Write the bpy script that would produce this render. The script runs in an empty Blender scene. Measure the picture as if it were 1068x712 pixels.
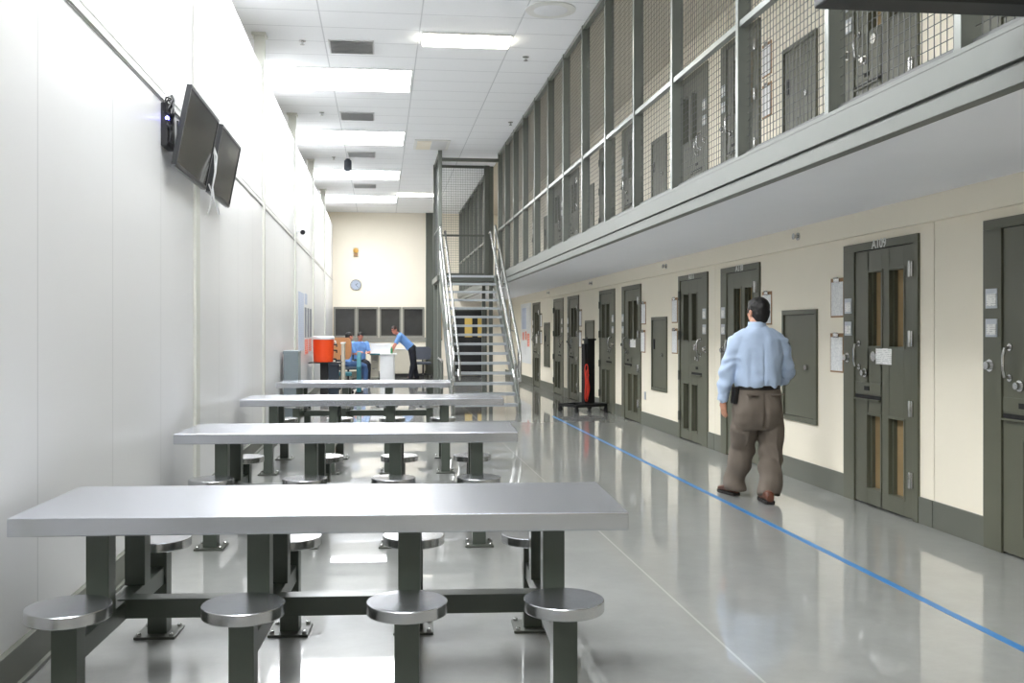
import bpy, bmesh, math, random
from mathutils import Vector, Matrix, noise
random.seed(7)
SC = bpy.context.scene
COL = SC.collection
PI = math.pi
V = Vector

# ------------------------------------------------------------------ camera
PSI = math.atan(.11); EYE = 1.45
_c, _s = math.cos(PSI), math.sin(PSI)
cam_data = bpy.data.cameras.new('camera')
cam = bpy.data.objects.new('camera', cam_data); COL.objects.link(cam)
cam.location = (0, 0, EYE); cam.rotation_euler = (PI/2, 0, -PSI)
cam_data.sensor_width = 36; cam_data.lens = 36*1000/1068
cam_data.shift_x = 27/1068; cam_data.shift_y = -11/1068
cam_data.clip_start = .05; cam_data.clip_end = 200
SC.camera = cam

def onY(x, y, Y):
    """world point at distance Y along the hall seen at photo position x, y (used only to measure)"""
    u = (x-507)/1000; t = Y/(_c-u*_s)
    return V((t*(u*_c+_s), Y, EYE+(345-y)/1000*t))

# ------------------------------------------------------------------ materials
def srgb(r, g, b):
    f = lambda v: (v/12.92 if v <= .04045 else ((v+.055)/1.055)**2.4)
    return (f(r/255), f(g/255), f(b/255), 1)

def mat(name, col, rough=.5, metal=0, var=.06, scale=6, bump=0, bscale=60, stretch=None, coat=0, spec=.5):
    m = bpy.data.materials.new(name); m.use_nodes = True
    nt = m.node_tree; N = nt.nodes; L = nt.links
    b = N['Principled BSDF']
    b.inputs['Roughness'].default_value = rough; b.inputs['Metallic'].default_value = metal
    b.inputs['Specular IOR Level'].default_value = spec
    b.inputs['Coat Weight'].default_value = coat
    tc = N.new('ShaderNodeTexCoord'); mp = N.new('ShaderNodeMapping')
    L.new(tc.outputs['Object'], mp.inputs['Vector'])
    if stretch: mp.inputs['Scale'].default_value = stretch
    nz = N.new('ShaderNodeTexNoise'); nz.inputs['Scale'].default_value = scale; nz.inputs['Detail'].default_value = 4
    L.new(mp.outputs['Vector'], nz.inputs['Vector'])
    mx = N.new('ShaderNodeMix'); mx.data_type = 'RGBA'
    c = col
    mx.inputs['A'].default_value = (c[0]*(1-var), c[1]*(1-var), c[2]*(1-var), 1)
    mx.inputs['B'].default_value = (min(1, c[0]*(1+var)), min(1, c[1]*(1+var)), min(1, c[2]*(1+var)), 1)
    L.new(nz.outputs['Fac'], mx.inputs['Factor']); L.new(mx.outputs['Result'], b.inputs['Base Color'])
    if bump:
        n2 = N.new('ShaderNodeTexNoise'); n2.inputs['Scale'].default_value = bscale; n2.inputs['Detail'].default_value = 3
        L.new(mp.outputs['Vector'], n2.inputs['Vector'])
        bp = N.new('ShaderNodeBump'); bp.inputs['Strength'].default_value = bump; bp.inputs['Distance'].default_value = .01
        L.new(n2.outputs['Fac'], bp.inputs['Height']); L.new(bp.outputs['Normal'], b.inputs['Normal'])
    return m

def emit(name, col, strength):
    m = bpy.data.materials.new(name); m.use_nodes = True
    b = m.node_tree.nodes['Principled BSDF']
    b.inputs['Base Color'].default_value = (.8, .8, .8, 1)
    b.inputs['Emission Color'].default_value = col; b.inputs['Emission Strength'].default_value = strength
    return m

def mathn(nt, op, a, b=None, c=None):
    n = nt.nodes.new('ShaderNodeMath'); n.operation = op
    for i, v in enumerate((a, b, c)):
        if v is None: continue
        if isinstance(v, (int, float)): n.inputs[i].default_value = v
        else: nt.links.new(v, n.inputs[i])
    return n.outputs[0]

def line_mask(nt, coord, period, offset, half):
    """1 on thin lines every `period` metres"""
    p = mathn(nt, 'PINGPONG', mathn(nt, 'SUBTRACT', coord, offset), period/2)
    return mathn(nt, 'LESS_THAN', p, half)

def floor_mat():
    m = mat('polished_concrete', srgb(153, 154, 151), .14, 0, .14, 1.1, 0, 7, spec=.5, coat=1.0)
    nt = m.node_tree; N = nt.nodes; L = nt.links; b = N['Principled BSDF']
    b.inputs['Coat Roughness'].default_value = .035
    tc = N['Texture Coordinate']; sp = N.new('ShaderNodeSeparateXYZ'); L.new(tc.outputs['Object'], sp.inputs[0])
    base = b.inputs['Base Color'].links[0].from_socket
    fine = N.new('ShaderNodeTexNoise'); fine.inputs['Scale'].default_value = 5; fine.inputs['Detail'].default_value = 8
    fine.inputs['Roughness'].default_value = .7
    mf = N.new('ShaderNodeMix'); mf.data_type = 'RGBA'; mf.blend_type = 'MULTIPLY'; mf.inputs['Factor'].default_value = .42
    L.new(tc.outputs['Object'], fine.inputs['Vector'])
    rp = N.new('ShaderNodeValToRGB'); rp.color_ramp.elements[0].position = .3; rp.color_ramp.elements[1].position = .7
    rp.color_ramp.elements[0].color = (.5, .5, .49, 1); rp.color_ramp.elements[1].color = (1, 1, 1, 1)
    L.new(fine.outputs['Fac'], rp.inputs[0])
    L.new(base, mf.inputs['A']); L.new(rp.outputs['Color'], mf.inputs['B'])
    a = line_mask(nt, sp.outputs['X'], 40, 1.575, .006)
    mk = mathn(nt, 'MULTIPLY', a, .7)
    mj = N.new('ShaderNodeMix'); mj.data_type = 'RGBA'
    L.new(mk, mj.inputs['Factor']); L.new(mf.outputs['Result'], mj.inputs['A']); mj.inputs['B'].default_value = srgb(188, 188, 184)
    L.new(mj.outputs['Result'], b.inputs['Base Color'])
    # slight polish variation
    mr = N.new('ShaderNodeMapRange'); mr.inputs['To Min'].default_value = .30; mr.inputs['To Max'].default_value = .40
    L.new(fine.outputs['Fac'], mr.inputs['Value']); L.new(mr.outputs['Result'], b.inputs['Roughness'])
    return m

def ceiling_mat():
    m = mat('ceiling_tile', srgb(240, 241, 243), .8, 0, .02, 30, .1, 200)
    nt = m.node_tree; N = nt.nodes; L = nt.links; b = N['Principled BSDF']
    tc = N['Texture Coordinate']; sp = N.new('ShaderNodeSeparateXYZ'); L.new(tc.outputs['Object'], sp.inputs[0])
    base = b.inputs['Base Color'].links[0].from_socket
    mk = mathn(nt, 'MAXIMUM', line_mask(nt, sp.outputs['X'], 1.22, .49, .008), line_mask(nt, sp.outputs['Y'], .61, 12.14, .008))
    mj = N.new('ShaderNodeMix'); mj.data_type = 'RGBA'
    L.new(mk, mj.inputs['Factor']); L.new(base, mj.inputs['A']); mj.inputs['B'].default_value = srgb(206, 207, 210)
    L.new(mj.outputs['Result'], b.inputs['Base Color'])
    return m

def panel_wall_mat():
    m = mat('white_wall_panel', srgb(231, 231, 231), .34, 0, .012, 2, .012, 5, spec=.5)
    nt = m.node_tree; N = nt.nodes; L = nt.links; b = N['Principled BSDF']
    tc = N['Texture Coordinate']; sp = N.new('ShaderNodeSeparateXYZ'); L.new(tc.outputs['Object'], sp.inputs[0])
    base = b.inputs['Base Color'].links[0].from_socket
    mk = mathn(nt, 'MULTIPLY', line_mask(nt, sp.outputs['Y'], 1.19, 4.41, .006), .55)
    mj = N.new('ShaderNodeMix'); mj.data_type = 'RGBA'
    L.new(mk, mj.inputs['Factor']); L.new(base, mj.inputs['A']); mj.inputs['B'].default_value = srgb(185, 186, 186)
    L.new(mj.outputs['Result'], b.inputs['Base Color'])
    return m

def paper_mat(name, col, ink, rows=90, amount=.32):
    m = mat(name, col, .8, 0, .02, 10)
    nt = m.node_tree; N = nt.nodes; L = nt.links; b = N['Principled BSDF']
    tc = N['Texture Coordinate']; sp = N.new('ShaderNodeSeparateXYZ'); L.new(tc.outputs['Object'], sp.inputs[0])
    base = b.inputs['Base Color'].links[0].from_socket
    w = mathn(nt, 'LESS_THAN', mathn(nt, 'FRACT', mathn(nt, 'MULTIPLY', sp.outputs['Z'], rows)), .4)
    nz = N.new('ShaderNodeTexNoise'); nz.inputs['Scale'].default_value = 45; L.new(tc.outputs['Object'], nz.inputs['Vector'])
    mk = mathn(nt, 'MULTIPLY', mathn(nt, 'MULTIPLY', w, mathn(nt, 'GREATER_THAN', nz.outputs['Fac'], .47)), amount)
    mj = N.new('ShaderNodeMix'); mj.data_type = 'RGBA'
    L.new(mk, mj.inputs['Factor']); L.new(base, mj.inputs['A']); mj.inputs['B'].default_value = ink
    L.new(mj.outputs['Result'], b.inputs['Base Color'])
    return m

M = {}
M['floor'] = floor_mat(); M['ceil'] = ceiling_mat(); M['panel'] = panel_wall_mat()
M['trimwhite'] = mat('white_trim', srgb(226, 226, 222), .4)
M['post_white'] = mat('offwhite_post', srgb(214, 214, 206), .45)
M['groove'] = mat('grey_groove', srgb(176, 176, 176), .5)
M['cream'] = mat('cream_wall_paint', srgb(235, 227, 208), .55, 0, .02, 3, .02, 80)
M['creamend'] = mat('pale_cream_wall_paint', srgb(240, 232, 216), .6, 0, .02, 3)
M['walkceil'] = mat('beige_walkway_ceiling', srgb(196, 188, 170), .7)  # even beige tone for the separate strip above the upper walkway
M['slab'] = mat('white_soffit_paint', srgb(240, 241, 245), .6, 0, .02, 3)
M['steelgrey'] = mat('grey_painted_channel', srgb(108, 111, 106), .42, .0, .05, 8)
M['olive'] = mat('olive_grey_door_paint', srgb(90, 91, 76), .38, 0, .05, 5, .01, 60)
M['olive2'] = mat('olive_grey_table_paint', srgb(80, 87, 79), .3, 0, .05, 5)
M['post'] = mat('grey_green_post_paint', srgb(112, 116, 110), .28, .2, .05, 5)
M['darkframe'] = mat('dark_olive_frame_paint', srgb(84, 87, 80), .4, 0, .05, 5)
M['basepaint'] = mat('olive_base_paint', srgb(96, 98, 88), .4, 0, .05, 5)
M['wire'] = mat('grey_wire', srgb(92, 94, 92), .45, .2)
M['stainless'] = mat('brushed_stainless_top', srgb(214, 217, 226), .26, 1, .05, 8, .02, 40, (1, 14, 14))
M['seatsteel'] = mat('brushed_stainless_seat', srgb(200, 201, 204), .24, 1, .06, 9, .02, 40, (1, 10, 10))
M['chrome'] = mat('satin_chrome', srgb(200, 200, 198), .25, 1)
M['galv'] = mat('galvanised_steel', srgb(190, 195, 200), .35, .7, .06, 12)
M['black'] = mat('black_plastic', srgb(26, 26, 28), .4)
M['blackmetal'] = mat('black_painted_metal', srgb(24, 25, 26), .45)
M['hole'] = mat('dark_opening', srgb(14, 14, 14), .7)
M['screen'] = mat('dark_screen_glass', srgb(40, 41, 43), .12, 0, .03, 3, spec=.7)
M['bezel'] = mat('dark_bezel', srgb(46, 47, 50), .35)
M['bezeledge'] = mat('grey_bezel_edge', srgb(120, 121, 124), .35, .3)
M['visiondark'] = mat('dark_cell_glass', srgb(52, 50, 44), .1, 0, .1, 3, spec=.6)
M['visiontan'] = mat('tan_cell_view_glass', srgb(150, 128, 94), .2, 0, .25, 2.2, stretch=(1, 1, 1.6), spec=.6)
M['board'] = mat('brown_clipboard', srgb(150, 115, 78), .6)
M['paper'] = paper_mat('printed_form_paper', srgb(232, 232, 230), srgb(120, 125, 140))
M['notice'] = paper_mat('printed_notice_paper', srgb(236, 236, 232), srgb(110, 110, 116), 70, .4)
M['bluepaper'] = paper_mat('pale_blue_poster_paper', srgb(200, 208, 224), srgb(165, 172, 190), 30, .4)
M['redpaper'] = paper_mat('orange_red_poster_paper', srgb(232, 130, 110), srgb(245, 225, 215), 24, .7)
M['greypaper'] = mat('grey_poster', srgb(128, 132, 140), .6)
M['letter'] = mat('pale_lettering', srgb(215, 216, 210), .6)
M['tape'] = mat('blue_tape', srgb(54, 120, 176), .35, 0, .16, 9)
M['orange'] = mat('orange_plastic', srgb(240, 78, 28), .4)
M['white'] = mat('white_plastic', srgb(232, 233, 235), .4)
M['whitelam'] = mat('white_laminate', srgb(228, 229, 228), .4)
M['beige'] = mat('beige_laminate', srgb(206, 200, 184), .5)
M['greybox'] = mat('blue_grey_metal', srgb(128, 138, 143), .45)
M['navybox'] = mat('dark_blue_grey_fabric', srgb(72, 82, 94), .7)
M['tanback'] = mat('tan_wood_veneer', srgb(200, 142, 96), .5, 0, .08, 6, stretch=(1, 1, 8))
M['teal'] = mat('teal_fabric', srgb(46, 110, 122), .75)
M['greyfab'] = mat('dark_grey_fabric', srgb(74, 78, 88), .8)
M['red'] = mat('red_cord', srgb(206, 60, 44), .5)
M['glassdark'] = mat('dark_glass_painted_reflections', srgb(62, 62, 62), .05, 0, .55, 2.2, spec=.8)  # strong tone variation paints reflections into the pane colour
M['winframe'] = mat('grey_window_frame', srgb(138, 136, 128), .5)
M['ventgrey'] = mat('grey_grille', srgb(214, 214, 214), .7)
M['skin'] = mat('skin', srgb(196, 142, 116), .5, 0, .05, 12)
M['skin2'] = mat('ruddy_skin', srgb(204, 132, 112), .5, 0, .05, 12)
M['hair'] = mat('dark_hair', srgb(30, 27, 26), .55, 0, .35, 40, .25, 120, (1, 1, .3))
M['hair2'] = mat('brown_hair', srgb(48, 30, 24), .55, 0, .3, 40, .2, 120)
M['shirt'] = mat('pale_blue_cotton', srgb(182, 200, 226), .8, 0, .04, 10, .3, 16)
M['shirt2'] = mat('blue_uniform_cotton', srgb(112, 156, 218), .8, 0, .05, 10)
M['trousers'] = mat('taupe_wool', srgb(109, 99, 89), .85, 0, .08, 9, .35, 14)
M['darktrousers'] = mat('dark_navy_twill', srgb(26, 28, 38), .8, 0, .1, 9)
M['jeans'] = mat('blue_denim', srgb(60, 88, 130), .8, 0, .1, 9)
M['belt'] = mat('black_leather', srgb(28, 26, 26), .4)
M['shoe'] = mat('brown_leather', srgb(98, 58, 42), .4, 0, .12, 14)
M['sole'] = mat('dark_sole', srgb(32, 28, 26), .7)
M['whiteshoe'] = mat('white_shoe_leather', srgb(224, 224, 224), .5)
M['eye'] = mat('dark_eye', srgb(24, 20, 18), .2)
M['lip'] = mat('lip', srgb(170, 96, 86), .5)
M['amber'] = mat('amber_lens', srgb(226, 180, 96), .3)
M['yellowview'] = mat('yellow_pane_glass', srgb(214, 184, 104), .25)  # plain yellow glass colour, no emission
M['tanboard'] = mat('tan_board', srgb(188, 160, 124), .6)
M['dial'] = mat('clock_dial', srgb(176, 186, 204), .5)
M['green'] = mat('green_plastic', srgb(40, 130, 80), .4)
M['sky'] = emit('skylight_diffuser', (.955, .98, 1, 1), 14.0)
M['tube'] = emit('fluorescent_lens', (1, .95, .80, 1), 6.0)
M['led'] = emit('blue_led', (.12, .12, 1, 1), 12.0)

# ------------------------------------------------------------------ mesh builder
class MB:
    def __init__(s): s.v = []; s.f = []; s.sm = []
    def add(s, vs, fs, smooth=False):
        o = len(s.v); s.v += [tuple(p) for p in vs]
        s.f += [tuple(i+o for i in f) for f in fs]; s.sm += [smooth]*len(fs)
        return s
    def box(s, x0, x1, y0, y1, z0, z1):
        p = [(x, y, z) for x in (x0, x1) for y in (y0, y1) for z in (z0, z1)]
        return s.add(p, [(0, 1, 3, 2), (4, 6, 7, 5), (0, 4, 5, 1), (2, 3, 7, 6), (0, 2, 6, 4), (1, 5, 7, 3)])
    def obox(s, c, ax, ay, az, hx, hy, hz):
        c, ax, ay, az = V(c), V(ax), V(ay), V(az)
        p = [c+ax*(i*hx)+ay*(j*hy)+az*(k*hz) for i in (-1, 1) for j in (-1, 1) for k in (-1, 1)]
        return s.add(p, [(0, 1, 3, 2), (4, 6, 7, 5), (0, 4, 5, 1), (2, 3, 7, 6), (0, 2, 6, 4), (1, 5, 7, 3)])
    def rod(s, a, b, r, n=4, caps=False, smooth=None):
        a, b = V(a), V(b); d = (b-a).normalized()
        x = d.orthogonal().normalized() if abs(d.z) < .999 else V((1, 0, 0)); y = d.cross(x)
        if n == 4:
            vs = [q+(x*math.cos(t)+y*math.sin(t))*r for q in (a, b) for t in [PI/4+k*PI/2 for k in range(4)]]
        else:
            vs = [q+(x*math.cos(t)+y*math.sin(t))*r for q in (a, b) for t in [2*PI*k/n for k in range(n)]]
        fs = [(k, (k+1) % n, n+(k+1) % n, n+k) for k in range(n)]
        s.add(vs, fs, n > 6 if smooth is None else smooth)
        if caps:
            o = len(s.v)-2*n
            s.f += [tuple(o+n-1-k for k in range(n)), tuple(o+n+k for k in range(n))]; s.sm += [False, False]
        return s
    def tube(s, pts, r, n=10, caps=True, flat=None):
        """tube along points; r number or list; flat = list of (rx, ry, xdir) optional"""
        pts = [V(p) for p in pts]; k = len(pts); rs = r if isinstance(r, (list, tuple)) else [r]*k
        prev = None; rings = []
        for i, p in enumerate(pts):
            t = ((pts[min(i+1, k-1)]-p).normalized() if i < k-1 else V((0, 0, 0)))+((p-pts[i-1]).normalized() if i else V((0, 0, 0)))
            t.normalize()
            if prev is None: x = t.orthogonal().normalized()
            else: x = (prev-t*prev.dot(t)).normalized()
            prev = x; y = t.cross(x)
            rings.append([p+(x*math.cos(2*PI*j/n)+y*math.sin(2*PI*j/n))*rs[i] for j in range(n)])
        return s.rings(rings, caps)
    def rings(s, rings, caps=True, smooth=True, closed=False):
        n = len(rings[0]); vs = [p for rr in rings for p in rr]; fs = []
        m = len(rings)
        for i in range(m if closed else m-1):
            a, b = i*n, ((i+1) % m)*n
            for j in range(n): fs.append((a+j, a+(j+1) % n, b+(j+1) % n, b+j))
        s.add(vs, fs, smooth)
        if caps and not closed:
            o = len(s.v)-len(vs)
            s.f += [tuple(o+n-1-j for j in range(n)), tuple(o+(m-1)*n+j for j in range(n))]; s.sm += [False, False]
        return s
    def lathe(s, prof, c=(0, 0, 0), n=28, caps=True):
        c = V(c)
        return s.rings([[c+V((r*math.cos(2*PI*j/n), r*math.sin(2*PI*j/n), z)) for j in range(n)] for r, z in prof], caps)
    def ell(s, c, r, rot=None, n=16, m=10):
        c = V(c); R = rot or Matrix.Identity(3); rs = []
        for i in range(m+1):
            t = PI*(i/m); t = max(.02, min(PI-.02, t))
            rs.append([c+R@V((r[0]*math.sin(t)*math.cos(2*PI*j/n), r[1]*math.sin(t)*math.sin(2*PI*j/n), -r[2]*math.cos(t))) for j in range(n)])
        return s.rings(rs, True)
    def prism(s, poly, axis, a, b):
        """extrude 2-D polygon along axis (0,1,2) from a to b"""
        def P(p, h):
            q = list(p); q.insert(axis, h); return tuple(q)
        n = len(poly); vs = [P(p, a) for p in poly]+[P(p, b) for p in poly]
        fs = [(k, (k+1) % n, n+(k+1) % n, n+k) for k in range(n)]+[tuple(range(n-1, -1, -1)), tuple(range(n, 2*n))]
        return s.add(vs, fs)
    def mesh(s, name, m, bevel=0, segs=2):
        me = bpy.data.meshes.new(name); me.from_pydata(s.v, [], s.f)
        me.polygons.foreach_set('use_smooth', s.sm)
        bm = bmesh.new(); bm.from_mesh(me)
        bmesh.ops.recalc_face_normals(bm, faces=bm.faces)
        if bevel:
            es = [e for e in bm.edges if len(e.link_faces) == 2 and e.calc_face_angle(0) > .6]
            bmesh.ops.bevel(bm, geom=es, offset=bevel, segments=segs, affect='EDGES', profile=.6, clamp_overlap=True)
        bm.to_mesh(me); bm.free()
        if any(s.sm): me.set_sharp_from_angle(angle=math.radians(32))
        for mm in (m if isinstance(m, (list, tuple)) else [m]): me.materials.append(mm)
        return me
    def build(s, name, m, parent=None, bevel=0, segs=2):
        o = bpy.data.objects.new(name, s.mesh(name, m, bevel, segs)); COL.objects.link(o)
        if parent: o.parent = parent
        return o

def shift(mb, off):
    o = V(off); mb.v = [tuple(V(p)-o) for p in mb.v]; return mb

def empty(name, loc=(0, 0, 0), rz=0):
    o = bpy.data.objects.new(name, None); o.empty_display_size = .1; COL.objects.link(o)
    o.location = loc; o.rotation_euler = (0, 0, rz); return o

def tag(o, label=None, cat=None, group=None, kind=None):
    if label: o['label'] = label
    if cat: o['category'] = cat
    if group: o['group'] = group
    if kind: o['kind'] = kind
    return o

KIDS = {}
def children(o): return [c for c in COL.objects if c.parent == o]
def copy_tree(o, parent=None):
    c = o.copy(); COL.objects.link(c)
    if parent: c.parent = parent
    for ch in children(o): copy_tree(ch, c)
    return c

def mono(name, mb, m, label, cat, loc=(0, 0, 0), group=None, kind=None, bevel=0):
    o = mb.build(name, m, None, bevel); o.location = loc
    return tag(o, label, cat, group, kind)

def text_part(name, body, size, loc, rot, m, parent, depth=.0015):
    cu = bpy.data.curves.new(name, 'FONT'); cu.body = body; cu.size = size; cu.align_x = 'CENTER'; cu.align_y = 'CENTER'
    cu.extrude = depth; cu.offset = .0015
    t = bpy.data.objects.new(name, cu); COL.objects.link(t)
    dg = bpy.context.evaluated_depsgraph_get(); me = bpy.data.meshes.new_from_object(t.evaluated_get(dg))
    COL.objects.unlink(t); bpy.data.objects.remove(t)
    me.materials.clear(); me.materials.append(m)
    o = bpy.data.objects.new(name, me); COL.objects.link(o); o.location = loc; o.rotation_euler = rot
    if parent: o.parent = parent
    return o

# ------------------------------------------------------------------ layout numbers
XL, XR, XF = -1.5, 4.05, 2.5          # left wall, right cell wall, edge of the upper walkway
Y0, YE = -5.0, 31.0
ZC, ZT = 5.25, 4.78                   # ceiling, top of the left wall
ZS, ZU = 2.45, 2.62                   # soffit, upper walkway floor
XO = -5.0                             # far side of the space beyond the left wall

# doors: (far edge y, near edge y, hinge side) ; near edge has the smaller y
DOORS = [(6.05, 4.88, 'R', 'A108'), (8.01, 6.84, 'R', 'A109'), (11.07, 9.89, 'R', 'A110'), (12.71, 11.54, 'L', 'A111'),
         (15.79, 14.62, 'R', ''), (17.47, 16.30, 'L', ''), (20.52, 19.35, 'R', ''), (22.20, 21.03, 'L', ''), (25.33, 24.16, 'R', '')]
PANELS = [(9.31, 8.54), (14.02, 13.26), (18.71, 17.94), (23.53, 22.75)]
DW, DH = 1.17, 2.19
JOINTS = [6.655, 11.30, 16.04, 20.78, 25.5]

def struct(name, mb, m, label, cat, bevel=0):
    return mono(name, mb, m, label, cat, kind='structure', bevel=bevel)

# ------------------------------------------------------------------ room shell
struct('floor', MB().box(XO-.2, XR+.9, Y0-.2, YE+.3, -.12, 0), M['floor'], 'polished grey concrete floor of the hall', 'floor')

# skylights: openings in the ceiling
SKY_Y = [(.70, 2.05), (5.15, 6.5), (9.58, 10.93), (14.0, 15.3), (18.36, 19.7), (22.85, 24.2), (27.15, 28.55)]
SX0, SX1 = -1.95, .47
cb = MB()
ys = [Y0-.2]+[v for p in SKY_Y for v in p]+[YE+.3]
cb.box(XO-.2, SX0, Y0-.2, YE+.3, ZC, ZC+.1); cb.box(SX1, XR+.9, Y0-.2, YE+.3, ZC, ZC+.1)
for i in range(0, len(ys), 2): cb.box(SX0, SX1, ys[i], ys[i+1], ZC, ZC+.1)
struct('trim_6', MB().box(XF+.10, XR, Y0, YE, ZC-.02, ZC), M['walkceil'], 'beige ceiling strip over the upper walkway', 'ceiling strip')
struct('ceiling', cb, M['ceil'], 'white tiled ceiling over the hall', 'ceiling')

# left wall with panels, base, horizontal trim
struct('wall_left', MB().box(XL-.18, XL, Y0, YE-.6, 0, ZT), M['panel'], 'tall white panelled wall along the left side', 'wall')
bb = MB().box(XL, XL+.03, Y0, YE, .0, .165)
bb.box(XL, XL+.05, Y0, YE, 0, .02)
struct('baseboard_left', bb, M['basepaint'], 'dark olive base along the foot of the white left wall', 'baseboard', .004)
tb = MB().box(XL, XL+.012, Y0, YE-.6, 3.045, 3.085); tb.box(XL, XL+.008, Y0, YE-.6, 3.105, 3.112)
struct('trim_1', tb, M['trimwhite'], 'thin horizontal white trim running along the left wall', 'trim')
struct('trim_2', MB().box(XL, XL+.005, Y0, YE-.6, 3.03, 3.045), M['groove'], 'grey shadow joint under the white wall trim', 'trim')
for i, y in enumerate((-5+1.9, 3.40, 7.93, 12.45, 17.0, 21.5, 26.0)):
    p = MB().box(XL, XL+.025, y-.0, y+.16, 0, ZC); p.box(XL-.10, XL, y, y+.16, ZT, ZC)
    p.box(XL-.13, XL+.05, y-.03, y+.19, ZC-.035, ZC)
    tag(p.build('pilaster', M['post_white'], None, .003), 'off-white pilaster up the left wall, %s' % (
        ['behind the camera', 'abreast of the nearest table', 'beside the wall screens', 'just past the wall screens', 'second past the wall screens', 'third past the wall screens', 'farthest one along the wall'][i]),
        'pilaster', 'pilasters of the left wall', 'structure')
# space beyond the left wall
struct('wall_outer', MB().box(XO-.2, XO, Y0, YE+.3, 0, ZC), M['cream'], 'far wall of the space beyond the white partition', 'wall')
struct('wall_back', MB().box(XO, XR+.9, Y0-.2, Y0, 0, ZC), M['cream'], 'cream wall behind the camera', 'wall')

# right cell wall, built round its door and hatch openings
def cell_wall(z0, z1, ztop):
    w = MB(); g = .004
    holes = sorted([(n, f, 0, 2.145) for f, n, *_ in DOORS]+[(n+.0, f-.0, .585, 1.64) for f, n in PANELS])
    cuts = JOINTS
    T = .22
    y = Y0
    segs = []
    for n, f, a, b in holes:
        segs.append((y, n, None)); segs.append((n, f, (a, b))); y = f
    segs.append((y, YE, None))
    for a, b, h in segs:
        if h is None:
            parts = [a]+[j for j in cuts if a < j < b]+[b]
            for k in range(len(parts)-1):
                lo = parts[k]+(g if k else 0); hi = parts[k+1]-(g if k < len(parts)-2 else 0)
                w.box(XR, XR+T, lo, hi, z0, ztop)
        else:
            if h[0] > 0: w.box(XR, XR+T, a, b, z0, z0+h[0])
            w.box(XR, XR+T, a, b, z0+h[1], ztop)
    w.box(XR+.012, XR+T, Y0, YE, z0+DH+.3, ztop)
    w.box(XR+T, XR+T+.1, Y0, YE, z0, ztop)
    return w
wl = cell_wall(0, None, ZS)
struct('trim_beam', MB().box(XR-.045, XR, Y0, YE, 2.255, ZS), M['cream'], 'cream beam along the top of the lower cell wall', 'beam', .003)
struct('wall_right', wl, M['cream'], 'cream cell wall along the right, lower level', 'wall')
wu = cell_wall(ZU, None, ZC)
wuo = struct('wall_upper', wu, M['cream'], 'cream cell wall of the upper level behind the mesh', 'wall')
bb = MB()
edges = [Y0]
for f, n, *_ in DOORS: bb_n = n; edges += [n, f]
edges = sorted(edges)+[YE]
for i in range(0, len(edges), 2):
    a, b = edges[i], edges[i+1]
    pr = [a]+[j for j in JOINTS if a < j < b]+[b]
    for k in range(len(pr)-1):
        bb.box(XR-.014, XR+.01, pr[k]+(.006 if k else 0), pr[k+1]-(.006 if k < len(pr)-2 else 0), 0, .20)
struct('baseboard_right', bb, M['basepaint'], 'olive painted base along the foot of the cell wall', 'baseboard', .002)

# upper walkway slab and its edge channel
struct('trim_slab', MB().box(XF+.02, XR, Y0, YE, ZS, ZU), M['slab'], 'white underside and slab of the upper walkway', 'slab')
fc = MB()
fc.box(XF-.02, XF+.06, Y0, YE, ZS+.065, ZU+.02)     # main channel face
fc.box(XF-.02, XF+.10, Y0, YE, ZU+.02, ZU+.045)     # toe rail under the mesh
fc.box(XF+.0, XF+.06, Y0, YE, ZS+.045, ZS+.062)     # dark shadow gap strip set back
fc.box(XF-.012, XF+.06, Y0, YE, ZS-.03, ZS+.045)
struct('trim_3', fc, M['steelgrey'], 'grey steel edge channel of the upper walkway', 'trim', .003)

# end wall
ew = MB()
WX = [(-1.447, -.825), (-.718, -.122), (0, .614), (.737, 1.354)]
ew.box(XL-3.6, WX[0][0], YE, YE+.2, 0, ZC); ew.box(WX[3][1], XR+.9, YE, YE+.2, 0, ZC)
ew.box(WX[0][0], WX[3][1], YE, YE+.2, 0, 1.296); ew.box(WX[0][0], WX[3][1], YE, YE+.2, 2.156, ZC)
for i in range(3): ew.box(WX[i][1], WX[i+1][0], YE, YE+.2, 1.296, 2.156)
struct('wall_end', ew, M['creamend'], 'pale cream end wall with a clock and a row of dark windows', 'wall')
struct('trim_4', MB().box(1.45, 1.70, YE-.14, YE, 0, ZC), M['darkframe'], 'tall olive grey column at the right end of the cream end wall', 'column', .004)
struct('baseboard_end', MB().box(XL, 1.45, YE-.02, YE, 0, .16), M['basepaint'], 'olive base along the foot of the end wall', 'baseboard')
for i, (a, b) in enumerate(WX):
    w = empty('window_%d' % (i+1), ((a+b)/2, YE, 1.30))
    tag(w, ['leftmost dark office window in the end wall', 'second dark office window from the left in the end wall', 'third dark office window, behind the leaning officer', 'rightmost dark office window in the end wall, beside the column'][i], 'window', 'office windows in the end wall', 'structure')
    h = (b-a)/2; f = MB()
    f.box(-h-.05, h+.05, -.03, .02, -.06, 0); f.box(-h-.05, h+.05, -.03, .02, .855, .92)
    f.box(-h-.05, -h+.01, -.03, .02, 0, .855); f.box(h-.01, h+.05, -.03, .02, 0, .855)
    f.build('window_frame', M['winframe'], w, .004)
    MB().box(-h, h, .05, .07, 0, .855).build('pane', M['glassdark'], w)
struct('trim_5', MB().box(-1.5, 1.45, YE-.05, YE, 1.10, 1.235), M['winframe'], 'grey sill band under the office windows', 'sill', .004)
# dim office behind the glass is closed off
struct('wall_office', MB().box(-1.6, 1.5, YE+.21, YE+.25, 1.0, 2.4), M['hole'], 'dark office room behind the end windows', 'wall')

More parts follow.
